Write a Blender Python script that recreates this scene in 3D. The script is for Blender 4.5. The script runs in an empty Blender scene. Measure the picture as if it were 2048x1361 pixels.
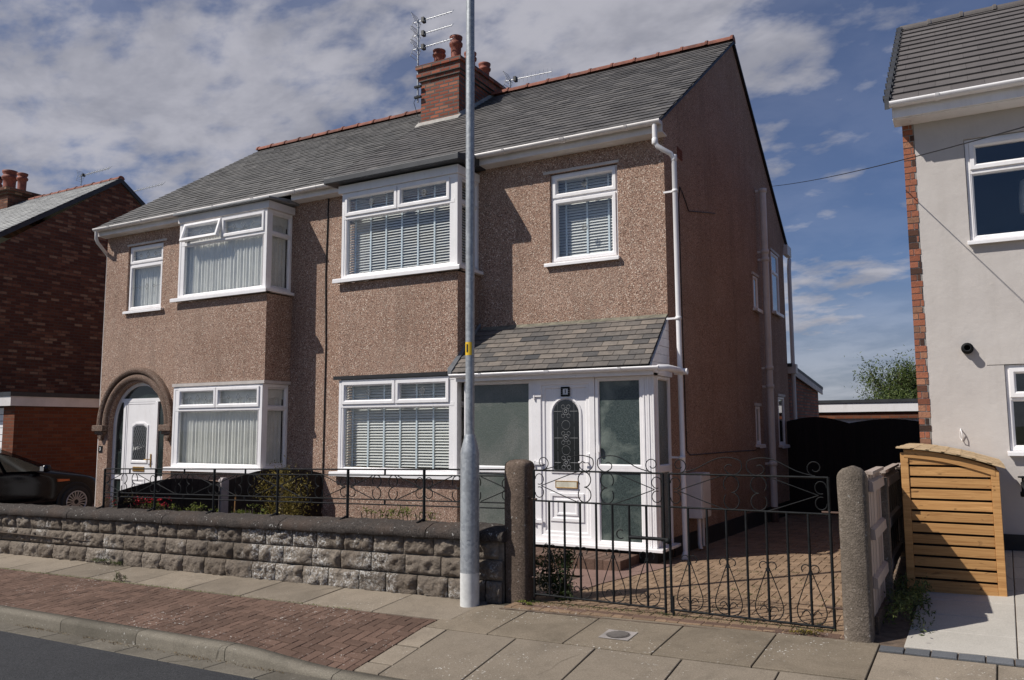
import bpy, bmesh, math, random
from mathutils import Vector, Matrix, noise
random.seed(7)
R = math.radians
scene = bpy.context.scene
COL = scene.collection

# ------------------------------------------------------------------ camera
yaw, pitch, roll = R(29.163), R(6.162), R(-0.265)
fw = Vector((-math.sin(yaw) * math.cos(pitch), math.cos(yaw) * math.cos(pitch), math.sin(pitch)))
rt = Vector((math.cos(yaw), math.sin(yaw), 0))
up = rt.cross(fw)
rt2 = math.cos(roll) * rt + math.sin(roll) * up
up2 = -math.sin(roll) * rt + math.cos(roll) * up
cam_d = bpy.data.cameras.new('camera')
cam = bpy.data.objects.new('camera', cam_d); COL.objects.link(cam)
M = Matrix((rt2, up2, -fw)).transposed().to_4x4(); M.translation = Vector((0, 0, 1.58))
cam.matrix_world = M
cam_d.sensor_width = 36; cam_d.lens = 36 * 1637.1 / 2048
cam_d.clip_start = 0.05; cam_d.clip_end = 4000
scene.camera = cam

# ------------------------------------------------------------------ sun, sky
SUN = Vector((1.0, 1.0, -1.50)).normalized()          # direction the light travels
sl = bpy.data.lights.new('sun', 'SUN'); sl.energy = 4.5; sl.angle = R(0.5); sl.color = (1, .955, .89)
so = bpy.data.objects.new('sun', sl); COL.objects.link(so)
so.rotation_euler = SUN.to_track_quat('-Z', 'Y').to_euler()
elev = math.asin(-SUN.z); azim = math.atan2(-SUN.x, -SUN.y)
w = bpy.data.worlds.new('World'); scene.world = w; w.use_nodes = True
nt = w.node_tree; N = nt.nodes; L = nt.links; N.clear()
def wn(t, **k):
    n = N.new(t)
    for a, b in k.items(): setattr(n, a, b)
    return n
def wmath(op, a, b=None, clamp=False):
    n = wn('ShaderNodeMath', operation=op, use_clamp=clamp)
    for i, v in enumerate((a, b)):
        if v is None: continue
        if isinstance(v, (int, float)): n.inputs[i].default_value = v
        else: L.new(v, n.inputs[i])
    return n.outputs[0]
sky = wn('ShaderNodeTexSky', sky_type='NISHITA', sun_disc=False, sun_elevation=elev, sun_rotation=azim)
sky.air_density = 1.0; sky.dust_density = 0.4; sky.ozone_density = 3.0
tc = wn('ShaderNodeTexCoord'); sep = wn('ShaderNodeSeparateXYZ'); L.new(tc.outputs['Generated'], sep.inputs[0])
zz = wmath('MAXIMUM', wmath('ADD', sep.outputs[2], 0.26), 0.12)
cx = wmath('DIVIDE', sep.outputs[0], zz); cy = wmath('DIVIDE', sep.outputs[1], zz)
cmb = wn('ShaderNodeCombineXYZ'); L.new(cx, cmb.inputs[0]); L.new(cy, cmb.inputs[1])
mp = wn('ShaderNodeMapping'); L.new(cmb.outputs[0], mp.inputs[0])
mp.inputs['Rotation'].default_value = (0, 0, R(38)); mp.inputs['Scale'].default_value = (1.25, 1.7, 1); mp.inputs['Location'].default_value = (5.3, 2.2, 0)
def wnoise(scale, det, rough, dist):
    n = wn('ShaderNodeTexNoise'); L.new(mp.outputs[0], n.inputs['Vector'])
    n.inputs['Scale'].default_value = scale; n.inputs['Detail'].default_value = det
    n.inputs['Roughness'].default_value = rough; n.inputs['Distortion'].default_value = dist
    return n.outputs['Fac']
n1 = wnoise(1.5, 6, .55, .2); n2 = wnoise(7.5, 5, .55, .1)
cov = wmath('ADD', wmath('MULTIPLY', n1, .62), wmath('MULTIPLY', n2, .38))
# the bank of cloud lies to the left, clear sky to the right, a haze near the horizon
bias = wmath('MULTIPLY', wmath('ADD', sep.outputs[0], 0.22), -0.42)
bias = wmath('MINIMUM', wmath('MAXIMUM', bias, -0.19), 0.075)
back = wmath('MULTIPLY', wmath('MINIMUM', wmath('ADD', sep.outputs[1], -0.15), 0.0), 0.14)  # added thinning of unseen cloud behind the camera, lowers fill in the shade
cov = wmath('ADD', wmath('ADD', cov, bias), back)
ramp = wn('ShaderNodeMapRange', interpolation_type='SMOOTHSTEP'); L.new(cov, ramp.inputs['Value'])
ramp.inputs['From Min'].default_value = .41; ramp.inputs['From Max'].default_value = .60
hz = wn('ShaderNodeMapRange', interpolation_type='SMOOTHSTEP'); L.new(sep.outputs[2], hz.inputs['Value'])
hz.inputs['From Min'].default_value = 0.26; hz.inputs['From Max'].default_value = 0.0
hz.inputs['To Min'].default_value = 0; hz.inputs['To Max'].default_value = .75
veil = wmath('MULTIPLY', wmath('SUBTRACT', 0.55, sep.outputs[0]), 0.26, True)
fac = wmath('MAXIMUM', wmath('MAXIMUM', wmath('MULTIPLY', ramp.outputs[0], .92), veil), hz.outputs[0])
n3 = wnoise(3.2, 5, .6, .2)
sm = wn('ShaderNodeMapRange', interpolation_type='SMOOTHSTEP'); L.new(n3, sm.inputs['Value']); sm.inputs['From Min'].default_value = .34; sm.inputs['From Max'].default_value = .66
shade = wn('ShaderNodeMixRGB'); L.new(sm.outputs[0], shade.inputs[0])
shade.inputs[1].default_value = (3.55, 3.6, 4.15, 1); shade.inputs[2].default_value = (5.4, 5.35, 5.9, 1)
tintn = wn('ShaderNodeMixRGB', blend_type='MULTIPLY'); tintn.inputs[0].default_value = 1
L.new(sky.outputs[0], tintn.inputs[1]); tintn.inputs[2].default_value = (.36, .50, .72, 1)
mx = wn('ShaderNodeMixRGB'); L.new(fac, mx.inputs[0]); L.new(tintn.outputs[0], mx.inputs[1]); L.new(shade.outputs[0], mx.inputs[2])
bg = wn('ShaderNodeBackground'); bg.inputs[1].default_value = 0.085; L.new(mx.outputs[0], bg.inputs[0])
wo = wn('ShaderNodeOutputWorld'); L.new(bg.outputs[0], wo.inputs[0])
vs = scene.view_settings; vs.view_transform = 'Standard'; vs.look = 'None'; vs.gamma = 1; vs.exposure = 0.06
scene.render.engine = 'CYCLES'

# ------------------------------------------------------------------ materials
class NB:
    def __init__(s, name):
        s.m = bpy.data.materials.new(name); s.m.use_nodes = True; s.t = s.m.node_tree; s.t.nodes.clear()
        s.out = s.n('ShaderNodeOutputMaterial'); s.p = s.n('ShaderNodeBsdfPrincipled'); s.l(s.p.outputs[0], s.out.inputs[0])
        s.co = s.n('ShaderNodeTexCoord').outputs['Object']
    def n(s, t, **k):
        n = s.t.nodes.new(t)
        for a, b in k.items(): setattr(n, a, b)
        return n
    def l(s, a, b): s.t.links.new(a, b)
    def set(s, sock, v):
        if isinstance(v, bpy.types.NodeSocket): s.l(v, sock)
        elif isinstance(v, tuple) and len(v) == 3 and sock.type == 'RGBA': sock.default_value = (*v, 1)
        else: sock.default_value = v
    def math(s, op, a, b=0.0, clamp=False):
        n = s.n('ShaderNodeMath', operation=op, use_clamp=clamp); s.set(n.inputs[0], a); s.set(n.inputs[1], b); return n.outputs[0]
    def noise(s, scale, det=4, rough=.6, dist=0, vec=None, sc=None):
        v = vec or s.co
        if sc:
            m = s.n('ShaderNodeMapping'); s.l(v, m.inputs[0]); m.inputs['Scale'].default_value = sc; v = m.outputs[0]
        n = s.n('ShaderNodeTexNoise'); s.l(v, n.inputs['Vector'])
        n.inputs['Scale'].default_value = scale; n.inputs['Detail'].default_value = det
        n.inputs['Roughness'].default_value = rough; n.inputs['Distortion'].default_value = dist
        return n.outputs['Fac']
    def voro(s, scale, feature='F1'):
        n = s.n('ShaderNodeTexVoronoi', feature=feature); s.l(s.co, n.inputs['Vector']); n.inputs['Scale'].default_value = scale; return n
    def ramp(s, f, stops, const=False):
        n = s.n('ShaderNodeValToRGB'); s.l(f, n.inputs[0]); r = n.color_ramp
        if const: r.interpolation = 'CONSTANT'
        while len(r.elements) > 1: r.elements.remove(r.elements[0])
        r.elements[0].position = stops[0][0]; c = stops[0][1]; r.elements[0].color = (*c, 1) if len(c) == 3 else c
        for p, c in stops[1:]:
            e = r.elements.new(p); e.color = (*c, 1)
        return n.outputs[0]
    def mix(s, f, a, b, mode='MIX'):
        n = s.n('ShaderNodeMixRGB', blend_type=mode); s.set(n.inputs[0], f); s.set(n.inputs[1], a); s.set(n.inputs[2], b); return n.outputs[0]
    def rng(s, v, a, b, c=0., d=1.):
        n = s.n('ShaderNodeMapRange'); s.l(v, n.inputs[0])
        for i, x in enumerate((a, b, c, d)): n.inputs[i + 1].default_value = x
        return n.outputs[0]
    def attr(s, name='tint'): return s.n('ShaderNodeAttribute', attribute_name=name).outputs['Fac']
    def bump(s, h, strength=.5, dist=.01):
        n = s.n('ShaderNodeBump'); s.set(n.inputs['Height'], h); n.inputs['Strength'].default_value = strength; n.inputs['Distance'].default_value = dist
        s.l(n.outputs[0], s.p.inputs['Normal'])
    def done(s, col, rough=.8, metal=0., spec=None, **k):
        s.set(s.p.inputs['Base Color'], col); s.set(s.p.inputs['Roughness'], rough); s.set(s.p.inputs['Metallic'], metal)
        if spec is not None: s.p.inputs['Specular IOR Level'].default_value = spec
        for a, v in k.items(): s.set(s.p.inputs[a], v)
        return s.m
def plain(name, col, rough=.6, metal=0., var=.25, scale=6, bs=0., bscale=80, spec=None, tint=0.):
    b = NB(name); f = b.noise(scale, 5, .65)
    lo = tuple(c * (1 - var) for c in col); hi = tuple(min(1, c * (1 + var)) for c in col)
    c = b.mix(b.rng(f, .3, .7), lo, hi)
    if tint:
        t = b.rng(b.attr(), 0, 1, 1 - tint, 1 + tint); cc = b.n('ShaderNodeCombineXYZ'); [b.l(t, cc.inputs[i]) for i in range(3)]
        c = b.mix(1., c, cc.outputs[0], 'MULTIPLY')
    if bs: b.bump(b.noise(bscale, 4, .7), bs, .01)
    return b.done(c, rough, metal, spec)

MT = {}
def pebble(name, shift=1.0, dark=1.0):
    b = NB(name); v = b.voro(90); s = b.n('ShaderNodeSeparateColor'); b.l(v.outputs['Color'], s.inputs[0])
    c = b.ramp(s.outputs[0], [(0, (.10, .06, .045)), (.14, (.24, .145, .11)), (.30, (.40, .265, .21)), (.5, (.35, .235, .19)), (.66, (.47, .335, .275)), (.82, (.30, .25, .22)), (.90, (.62, .51, .44)), (.965, (.80, .73, .66))], True)
    big = b.noise(.9, 5, .6); st = b.noise(1.3, 5, .7, sc=(3.0, 3.0, .35))
    c = b.mix(b.rng(big, .35, .7, 0, .34), c, (.19, .125, .092))
    c = b.mix(b.rng(st, .48, .74, 0, .5), c, (.15, .11, .09))
    sz = b.n('ShaderNodeSeparateXYZ'); b.l(b.co, sz.inputs[0]); grime = b.math('MULTIPLY', b.rng(sz.outputs[2], 1.1, -.1, 0, .7), b.rng(b.noise(2.6, 5, .7), .35, .65))
    c = b.mix(grime, c, (.13, .10, .078)); c = b.mix(b.rng(b.noise(.55, 3, .5, sc=(1, 1, 2.2)), .52, .60, 0, .14), c, (.46, .36, .31))
    d = b.rng(v.outputs['Distance'], .25, .7, 0, .55)
    c = b.mix(d, c, (.10, .062, .05))
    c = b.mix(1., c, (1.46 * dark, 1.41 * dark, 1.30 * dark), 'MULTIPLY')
    b.bump(b.math('ADD', b.math('MULTIPLY', v.outputs['Distance'], -1.0), b.math('MULTIPLY', b.noise(150, 2), .25)), .75, .010)
    return b.done(c, .85, spec=.25)
MT['pebble'] = pebble('pebbledash')
MT['pebble2'] = pebble('pebbledash_left', dark=.96)
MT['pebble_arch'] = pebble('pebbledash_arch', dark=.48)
def brick(name, cols, mortar, bw=.225, rh=.075, dirt=.3, ms=.007):
    b = NB(name); s = b.n('ShaderNodeSeparateXYZ'); b.l(b.co, s.inputs[0])
    u = b.math('ADD', s.outputs[0], s.outputs[1]); c3 = b.n('ShaderNodeCombineXYZ'); b.l(u, c3.inputs[0]); b.l(s.outputs[2], c3.inputs[1])
    t = b.n('ShaderNodeTexBrick'); b.l(c3.outputs[0], t.inputs['Vector'])
    t.inputs['Scale'].default_value = 1; t.inputs['Brick Width'].default_value = bw; t.inputs['Row Height'].default_value = rh
    t.inputs['Mortar Size'].default_value = ms; t.inputs['Mortar Smooth'].default_value = .2; t.inputs['Bias'].default_value = 0
    t.inputs['Color1'].default_value = (0, 0, 0, 1); t.inputs['Color2'].default_value = (1, 1, 1, 1); t.inputs['Mortar'].default_value = (.5, .5, .5, 1)
    n = b.noise(14, 5, .75); k = b.math('ADD', b.math('MULTIPLY', t.outputs['Color'], .74), b.math('MULTIPLY', n, .33))
    st = [(i / (len(cols) - 1), c) for i, c in enumerate(cols)]
    c = b.ramp(k, st); c = b.mix(b.rng(b.noise(60, 3), .4, .8, 0, .35), c, tuple(x * .45 for x in cols[0]))
    c = b.mix(t.outputs['Fac'], c, mortar)
    c = b.mix(b.rng(b.noise(.8, 5, .7), .45, .8, 0, dirt), c, (.03, .022, .02))
    b.bump(b.math('ADD', b.math('MULTIPLY', t.outputs['Fac'], -1.), b.math('MULTIPLY', b.noise(90, 3), .3)), .6, .008)
    return b.done(c, .88, spec=.2)
MT['brick_left'] = brick('brown_brick', [(.07, .026, .018), (.16, .060, .036), (.11, .042, .028), (.25, .10, .058), (.44, .29, .18)], (.11, .08, .06), ms=.009)
MT['brick_garage'] = brick('red_garage_brick', [(.13, .038, .020), (.21, .066, .032), (.16, .05, .026), (.27, .10, .05)], (.13, .085, .06), dirt=.2, ms=.008)
MT['brick_chim'] = brick('red_chimney_brick', [(.07, .03, .022), (.34, .10, .06), (.22, .07, .045), (.44, .14, .08), (.30, .19, .13)], (.12, .11, .10), dirt=.45, ms=.014)
MT['brick_side'] = brick('brown_side_brick', [(.08, .05, .032), (.28, .15, .088), (.20, .11, .068), (.33, .19, .115)], (.16, .13, .11), dirt=.2)
def quoin():
    b = NB('weathered_quoin_brick'); c = b.ramp(b.attr(), [(0, (.045, .03, .026)), (.14, (.10, .05, .035)), (.18, (.28, .10, .06)), (.5, (.37, .14, .08)), (.78, (.31, .115, .07)), (.86, (.22, .12, .08)), (1, (.42, .20, .12))])
    c = b.mix(b.rng(b.noise(26, 4, .7), .5, .75, 0, .6), c, (.07, .045, .035)); b.bump(b.noise(60, 4, .7), .6, .01); return b.done(c, .9, spec=.2)
MT['brick_quoin'] = quoin()
def slate(name, a, bcol, lichen=.2, rough=.6):
    b = NB(name); t = b.attr(); c = b.ramp(t, [(0, a), (.5, tuple((x + y) / 2 for x, y in zip(a, bcol))), (1, bcol)])
    c = b.mix(b.rng(b.noise(9, 5, .7), .35, .75, 0, .5), c, tuple(x * .55 for x in a))
    c = b.mix(b.rng(b.noise(28, 4, .7), .58, .72, 0, lichen), c, (.34, .33, .27))
    c = b.mix(b.rng(b.noise(1.1, 4, .6), .4, .8, 0, .35), c, tuple(x * .6 for x in a))
    b.bump(b.noise(45, 4, .7), .45, .008)
    return b.done(c, rough, spec=.35)
MT['slate'] = slate('grey_slate', (.074, .070, .069), (.172, .160, .150), .22)
MT['slate_left'] = slate('pale_mossy_slate', (.095, .092, .088), (.185, .175, .162), .3)
MT['slate_pale'] = slate('silver_grey_slate', (.30, .30, .295), (.50, .50, .475), .3)
MT['slate_porch'] = slate('mixed_porch_slate', (.070, .070, .072), (.27, .225, .185), .3, .55)
MT['tile'] = slate('brown_grey_concrete_tile', (.115, .102, .098), (.15, .135, .128), .05, .8)
MT['terracotta'] = plain('terracotta', (.20, .068, .042), .8, var=.45, scale=9, bs=.4, tint=.3)
MT['pot'] = plain('chimney_pot_clay', (.23, .065, .038), .7, var=.4, scale=7, bs=.2)
def plastic(name, col, dirt):
    b = NB(name); c = b.mix(b.rng(b.noise(5, 5, .7), .4, .75, 0, dirt), col, (.52, .48, .42)); c = b.mix(b.rng(b.noise(2.2, 5, .7, sc=(4, 4, .5)), .52, .75, 0, dirt * 1.3), c, (.45, .41, .36))
    b.bump(b.noise(3, 2), .04, .02); return b.done(c, b.rng(b.noise(8, 4), .3, .7, .25, .5))
MT['upvc'] = plastic('white_upvc', (.87, .845, .84), .14)
MT['upvc_old'] = plain('weathered_white_plastic', (.72, .68, .65), .42, var=.14, scale=2.5)
MT['grey_board'] = plain('grey_fascia_board', (.55, .50, .46), .6, var=.15)  # one even grey tone for heads, lintels and a rear fascia
MT['black'] = plain('black_bitumen', (.012, .012, .013), .5, var=.3, scale=8, bs=.2)
MT['felt'] = plain('dark_roof_felt', (.035, .037, .042), .55, var=.3, scale=5, bs=.2)
MT['lead'] = plain('weathered_lead', (.20, .205, .21), .5, var=.3, scale=4)
MT['iron'] = plain('black_painted_iron', (.010, .011, .012), .6, var=.5, scale=12, bs=.3, bscale=200, spec=.2)
MT['rust'] = plain('rusty_iron', (.07, .038, .026), .7, var=.5, scale=12)
MT['mortar'] = plain('cement_mortar', (.36, .34, .31), .9, var=.25, scale=8, bs=.4)
def galv():
    b = NB('galvanised_steel'); v = b.voro(38); s = b.n('ShaderNodeSeparateColor'); b.l(v.outputs['Color'], s.inputs[0])
    c = b.mix(s.outputs[0], (.31, .33, .35), (.46, .48, .49)); c = b.mix(b.rng(b.noise(3, 5, .7, sc=(4, 4, .6)), .45, .7, 0, .5), c, (.23, .235, .24))
    b.bump(b.noise(30, 3), .1, .01); return b.done(c, .48, .35)
MT['galv'] = galv()
MT['pole_white'] = plain('pale_paint_band', (.62, .62, .60), .6, var=.15, scale=12)
MT['yellow'] = plain('yellow_label', (.80, .50, .02), .5, var=.05)
MT['ink'] = plain('black_lettering', (.01, .01, .01), .5, var=.05)
MT['brass'] = plain('aged_brass', (.45, .27, .09), .35, .6, var=.2)
def stone():
    b = NB('rock_faced_stone'); t = b.attr()
    c = b.ramp(t, [(0, (.20, .163, .128)), (.5, (.265, .22, .176)), (1, (.33, .28, .228))])
    n = b.noise(22, 6, .75); c = b.mix(b.rng(n, .42, .70, 0, .6), c, (.10, .08, .064))
    sx_ = b.n('ShaderNodeSeparateXYZ'); b.l(b.co, sx_.inputs[0]); px_w = b.math('MULTIPLY', b.rng(sx_.outputs[0], -8.6, -7.2, .0, .13), b.rng(sx_.outputs[0], -4.9, -5.3, 0, 1)); w_ = b.math('MULTIPLY', b.rng(b.noise(38, 5, .75), .50, .56), b.rng(b.math('ADD', b.noise(2.6, 4, .6), px_w), .55, .66)); c = b.mix(b.math('MULTIPLY', w_, .85), c, (.72, .70, .66))
    c = b.mix(b.rng(b.noise(1.1, 4, .6, dist=.5), .55, .75, 0, .5), c, (.06, .052, .046))
    b.bump(b.math('ADD', b.noise(36, 6, .8), b.math('MULTIPLY', b.voro(26).outputs['Distance'], .5)), 1.0, .035); return b.done(c, .92, spec=.15)
MT['stone'] = stone()
def coping():
    b = NB('blackened_coping_stone'); n = b.noise(55, 5, .8); c = b.mix(b.rng(n, .38, .68), (.034, .029, .027), (.125, .106, .092))
    c = b.mix(b.rng(b.noise(2.2, 5, .6), .5, .72, 0, .5), c, (.13, .088, .065)); c = b.mix(b.math('MULTIPLY', b.rng(b.noise(26, 3, .6), .66, .69), .85), c, (.5, .49, .46))
    b.bump(n, .9, .02); return b.done(c, .92, spec=.15)
MT['coping'] = coping()
def aggregate(name, a, c2, spk=.5):
    b = NB(name); v = b.voro(85); s = b.n('ShaderNodeSeparateColor'); b.l(v.outputs['Color'], s.inputs[0])
    c = b.mix(s.outputs[0], a, c2); c = b.mix(b.rng(b.noise(3.5, 5, .7), .42, .72, 0, .55), c, tuple(x * .5 for x in a))
    c = b.mix(b.math('MULTIPLY', b.rng(b.noise(30, 2, .5), .68, .70), spk), c, (.62, .6, .55)); c = b.mix(b.rng(b.noise(1.3, 4, .6, sc=(3, 3, .8)), .45, .62, 0, .5), c, tuple(x * .7 for x in a))
    b.bump(b.math('ADD', b.math('MULTIPLY', v.outputs['Distance'], .5), b.noise(40, 5, .8)), .6, .010); return b.done(c, .9, spec=.15)
MT['post'] = aggregate('aggregate_concrete', (.10, .074, .056), (.20, .15, .118), .35)
MT['post2'] = aggregate('pale_aggregate_concrete', (.14, .115, .09), (.25, .205, .165), .35)
def flags(name, a, c2, tint=.14, specks=.7, stain=.45):
    b = NB(name); t = b.rng(b.attr(), 0, 1, 1 - tint, 1 + tint); cc = b.n('ShaderNodeCombineXYZ'); [b.l(t, cc.inputs[i]) for i in range(3)]
    c = b.mix(b.rng(b.noise(95, 5, .85), .36, .64), a, c2); c = b.mix(1., c, cc.outputs[0], 'MULTIPLY')
    c = b.mix(b.rng(b.noise(1.7, 6, .7, dist=.4), .45, .75, 0, stain), c, tuple(x * .42 for x in a))
    gum = b.voro(5.5); c = b.mix(b.rng(gum.outputs['Distance'], .09, .07, 0, .5 * stain), c, tuple(x * .4 for x in a))
    c = b.mix(b.rng(b.noise(6, 5, .75, dist=.6), .55, .72, 0, .6 * stain), c, tuple(x * .5 for x in a))
    ck = b.n('ShaderNodeTexVoronoi', feature='DISTANCE_TO_EDGE'); mm = b.n('ShaderNodeMixRGB'); mm.inputs[0].default_value = .12; b.l(b.co, mm.inputs[1]); nn = b.n('ShaderNodeTexNoise'); nn.inputs['Scale'].default_value = 3.5; b.l(b.co, nn.inputs['Vector']); b.l(nn.outputs['Color'], mm.inputs[2]); b.l(mm.outputs[0], ck.inputs['Vector']); ck.inputs['Scale'].default_value = .9
    c = b.mix(b.math('MULTIPLY', b.rng(ck.outputs['Distance'], .006, .002, 0, 1), b.rng(b.noise(.7, 2), .52, .58, 0, 1.6 * stain), True), c, tuple(x * .22 for x in a))
    sp = b.math('MULTIPLY', b.rng(b.noise(40, 2, .5), .67, .69), b.rng(b.noise(1.2, 3, .6), .46, .62)); c = b.mix(b.math('MULTIPLY', sp, specks), c, (.62, .60, .55))
    b.bump(b.noise(110, 4, .8), .4, .006); return b.done(c, .9, spec=.2)
MT['flag'] = flags('concrete_flag', (.185, .152, .115), (.30, .252, .195), .18, .7, .5)
MT['flag_dark'] = flags('darker_concrete_flag', (.15, .122, .088), (.262, .216, .162), .12, 1.0, .5)
MT['flag_pale'] = flags('pale_drive_flag', (.37, .345, .305), (.50, .47, .42), .07, .2, .2)
MT['kerb'] = flags('kerb_stone', (.12, .107, .084), (.235, .208, .165), .22, .5, .4)
MT['channel'] = flags('channel_block', (.095, .085, .068), (.19, .168, .135), .2, .3, .6)
MT['block_pave'] = flags('red_brown_block', (.092, .056, .041), (.178, .114, .086), .22, .8, .35)
MT['drive_block'] = flags('buff_red_block', (.18, .118, .075), (.31, .215, .14), .2, .5, .35)
MT['grey_sett'] = flags('grey_sett', (.095, .1, .108), (.15, .155, .165), .18, .1, .2)
MT['path'] = flags('dull_pink_concrete', (.17, .105, .085), (.28, .185, .155), .1, .5, .4)
MT['joint'] = plain('sandy_joint', (.12, .085, .06), .95, var=.5, scale=14, bs=.5)
MT['joint_moss'] = plain('mossy_joint', (.034, .028, .018), .95, var=.5, scale=6, bs=.5)
def asphalt():
    b = NB('asphalt'); v = b.voro(120); s = b.n('ShaderNodeSeparateColor'); b.l(v.outputs['Color'], s.inputs[0])
    c = b.mix(s.outputs[0], (.022, .023, .026), (.066, .067, .071)); c = b.mix(b.rng(b.noise(1.3, 5, .7), .5, .7, 0, .5), c, (.028, .029, .032))
    c = b.mix(b.rng(b.noise(90, 2), .68, .72, 0, .6), c, (.2, .2, .2))
    b.bump(b.noise(120, 3, .8), .8, .012); return b.done(c, .85, spec=.3)
MT['asphalt'] = asphalt()
MT['soil'] = plain('dry_soil', (.07, .048, .032), .95, var=.5, scale=12, bs=.8, bscale=30)
MT['far'] = plain('distant_ground', (.09, .10, .06), .95, var=.3, scale=.2)
def wood(name, a, c2, grain=(.6, 14, 14), knots=.5):
    b = NB(name); n = b.noise(2.6, 5, .65, 1.2, sc=grain); c = b.mix(b.rng(n, .3, .7), a, c2)
    t = b.rng(b.attr(), 0, 1, .82, 1.18); cc = b.n('ShaderNodeCombineXYZ'); [b.l(t, cc.inputs[i]) for i in range(3)]
    c = b.mix(1., c, cc.outputs[0], 'MULTIPLY'); k = b.noise(3.5, 2, .5, 2.5, sc=(1, 3, 3)); c = b.mix(b.rng(k, .66, .74, 0, knots), c, tuple(x * .35 for x in a))
    b.bump(n, .3, .006); return b.done(c, .7, spec=.3)
MT['pine'] = wood('treated_pine', (.33, .155, .05), (.60, .335, .13), knots=.8)
MT['pine_top'] = wood('pine_shingle', (.42, .29, .16), (.58, .43, .26), (10, .8, 10))
MT['fence_wood'] = wood('faded_fence_board', (.36, .28, .23), (.52, .43, .37), (12, 12, .6), .2)
MT['darkwood'] = wood('black_brown_stained_board', (.010, .007, .007), (.020, .014, .013), (12, 12, .6), .2)
def render_wall():
    b = NB('smooth_cement_render'); n = b.noise(2.2, 6, .7); c = b.mix(b.rng(n, .3, .72), (.50, .46, .43), (.57, .53, .495))
    c = b.mix(b.rng(b.noise(7, 5, .7, 1.0), .62, .78, 0, .3), c, (.36, .335, .30)); c = b.mix(b.rng(b.noise(1.4, 5, .7, sc=(2.5, 2.5, .4)), .5, .7, 0, .22), c, (.38, .35, .31)); b.bump(b.math('ADD', b.noise(9, 5, .6), b.math('MULTIPLY', b.noise(130, 3), .3)), .35, .015)
    return b.done(c, .85, spec=.2)
MT['render'] = render_wall()
MT['room'] = plain('dim_room', (.10, .10, .095), .9, var=.1)
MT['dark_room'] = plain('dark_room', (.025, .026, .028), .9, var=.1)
MT['slat'] = plain('white_blind_slat', (.80, .79, .76), .5, var=.05)
MT['tape'] = plain('pale_blue_tape', (.74, .82, .88), .8, var=.06)
MT['net'] = plain('net_curtain', (.80, .78, .73), .9, var=.08)
def glass(name, tint=(.96, .97, .965), rough=.0, wob=.0, refl=.05):
    b = NB(name); t = b.t; t.nodes.remove(b.p); g = b.n('ShaderNodeBsdfGlossy'); g.inputs['Roughness'].default_value = rough; g.inputs[0].default_value = (1, 1, 1, 1)
    tr = b.n('ShaderNodeBsdfTransparent'); tr.inputs[0].default_value = (*tint, 1)
    f = b.n('ShaderNodeLayerWeight'); f.inputs[0].default_value = .5; m = b.n('ShaderNodeMixShader')
    ff = b.math('ADD', b.math('MULTIPLY', b.math('POWER', f.outputs['Facing'], 4.0), .9), refl, True)
    b.l(ff, m.inputs[0]); b.l(tr.outputs[0], m.inputs[1]); b.l(g.outputs[0], m.inputs[2]); b.l(m.outputs[0], b.out.inputs[0])
    if wob:
        bu = b.n('ShaderNodeBump'); bu.inputs['Strength'].default_value = wob; bu.inputs['Distance'].default_value = .02; b.l(b.noise(1.6, 2), bu.inputs['Height']); b.l(bu.outputs[0], g.inputs['Normal'])
    return b.m
MT['glass'] = glass('window_glass', wob=.06)
MT['glass_dark'] = glass('dark_glass', (.5, .55, .57), refl=.08)
def frosted():
    b = NB('frosted_glass'); n = b.noise(80, 3, .7); c = b.mix(b.rng(n, .3, .7), (.11, .115, .10), (.20, .205, .185))
    c = b.mix(b.rng(b.noise(2.2, 3, .5, .4), .38, .62, 0, .55), c, (.06, .085, .07)); b.bump(n, .8, .006)
    return b.done(c, .22, spec=.6)
MT['frosted'] = frosted()
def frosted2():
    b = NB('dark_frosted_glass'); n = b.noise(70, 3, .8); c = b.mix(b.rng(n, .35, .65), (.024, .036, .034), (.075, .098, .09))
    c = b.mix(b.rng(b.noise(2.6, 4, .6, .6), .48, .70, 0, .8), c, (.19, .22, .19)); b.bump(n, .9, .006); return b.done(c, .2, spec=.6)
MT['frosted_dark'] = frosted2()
MT['paint_black'] = plain('black_car_paint', (.004, .004, .006), .14, var=.1, spec=.3)
MT['tyre'] = plain('rubber', (.02, .02, .02), .8, var=.2)
MT['alloy'] = plain('alloy', (.5, .5, .5), .35, .6, var=.1)
MT['amber'] = plain('amber_lens', (.6, .12, .02), .3, var=.1)
MT['alu'] = plain('aluminium_rod', (.45, .46, .47), .4, .5, var=.2)
MT['bark'] = plain('bark', (.10, .075, .055), .9, var=.4, bs=.6)
def leafm(name, a, c2):
    b = NB(name); c = b.mix(b.attr(), a, c2); c = b.mix(b.rng(b.noise(4, 3), .4, .7, 0, .4), c, tuple(x * .6 for x in a)); b.done(c, .6, spec=.3)
    tl = b.n('ShaderNodeBsdfTranslucent'); b.set(tl.inputs[0], c); m = b.n('ShaderNodeMixShader'); m.inputs[0].default_value = .25
    b.l(b.p.outputs[0], m.inputs[1]); b.l(tl.outputs[0], m.inputs[2]); b.l(m.outputs[0], b.out.inputs[0]); return b.m
MT['leaf_tree'] = leafm('tree_leaf', (.045, .075, .02), (.15, .19, .05))
MT['leaf_gold'] = leafm('golden_leaf', (.10, .085, .015), (.32, .24, .05))
MT['leaf_lime'] = leafm('lime_leaf', (.10, .13, .02), (.30, .33, .06))
MT['leaf_dark'] = leafm('dark_leaf', (.018, .035, .01), (.06, .09, .025))
MT['leaf_brown'] = leafm('bronze_leaf', (.06, .035, .02), (.16, .13, .05))
MT['petal'] = leafm('red_petal', (.45, .01, .03), (.75, .04, .07))
MT['weed'] = leafm('weed_leaf', (.05, .07, .02), (.14, .17, .05))
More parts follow.
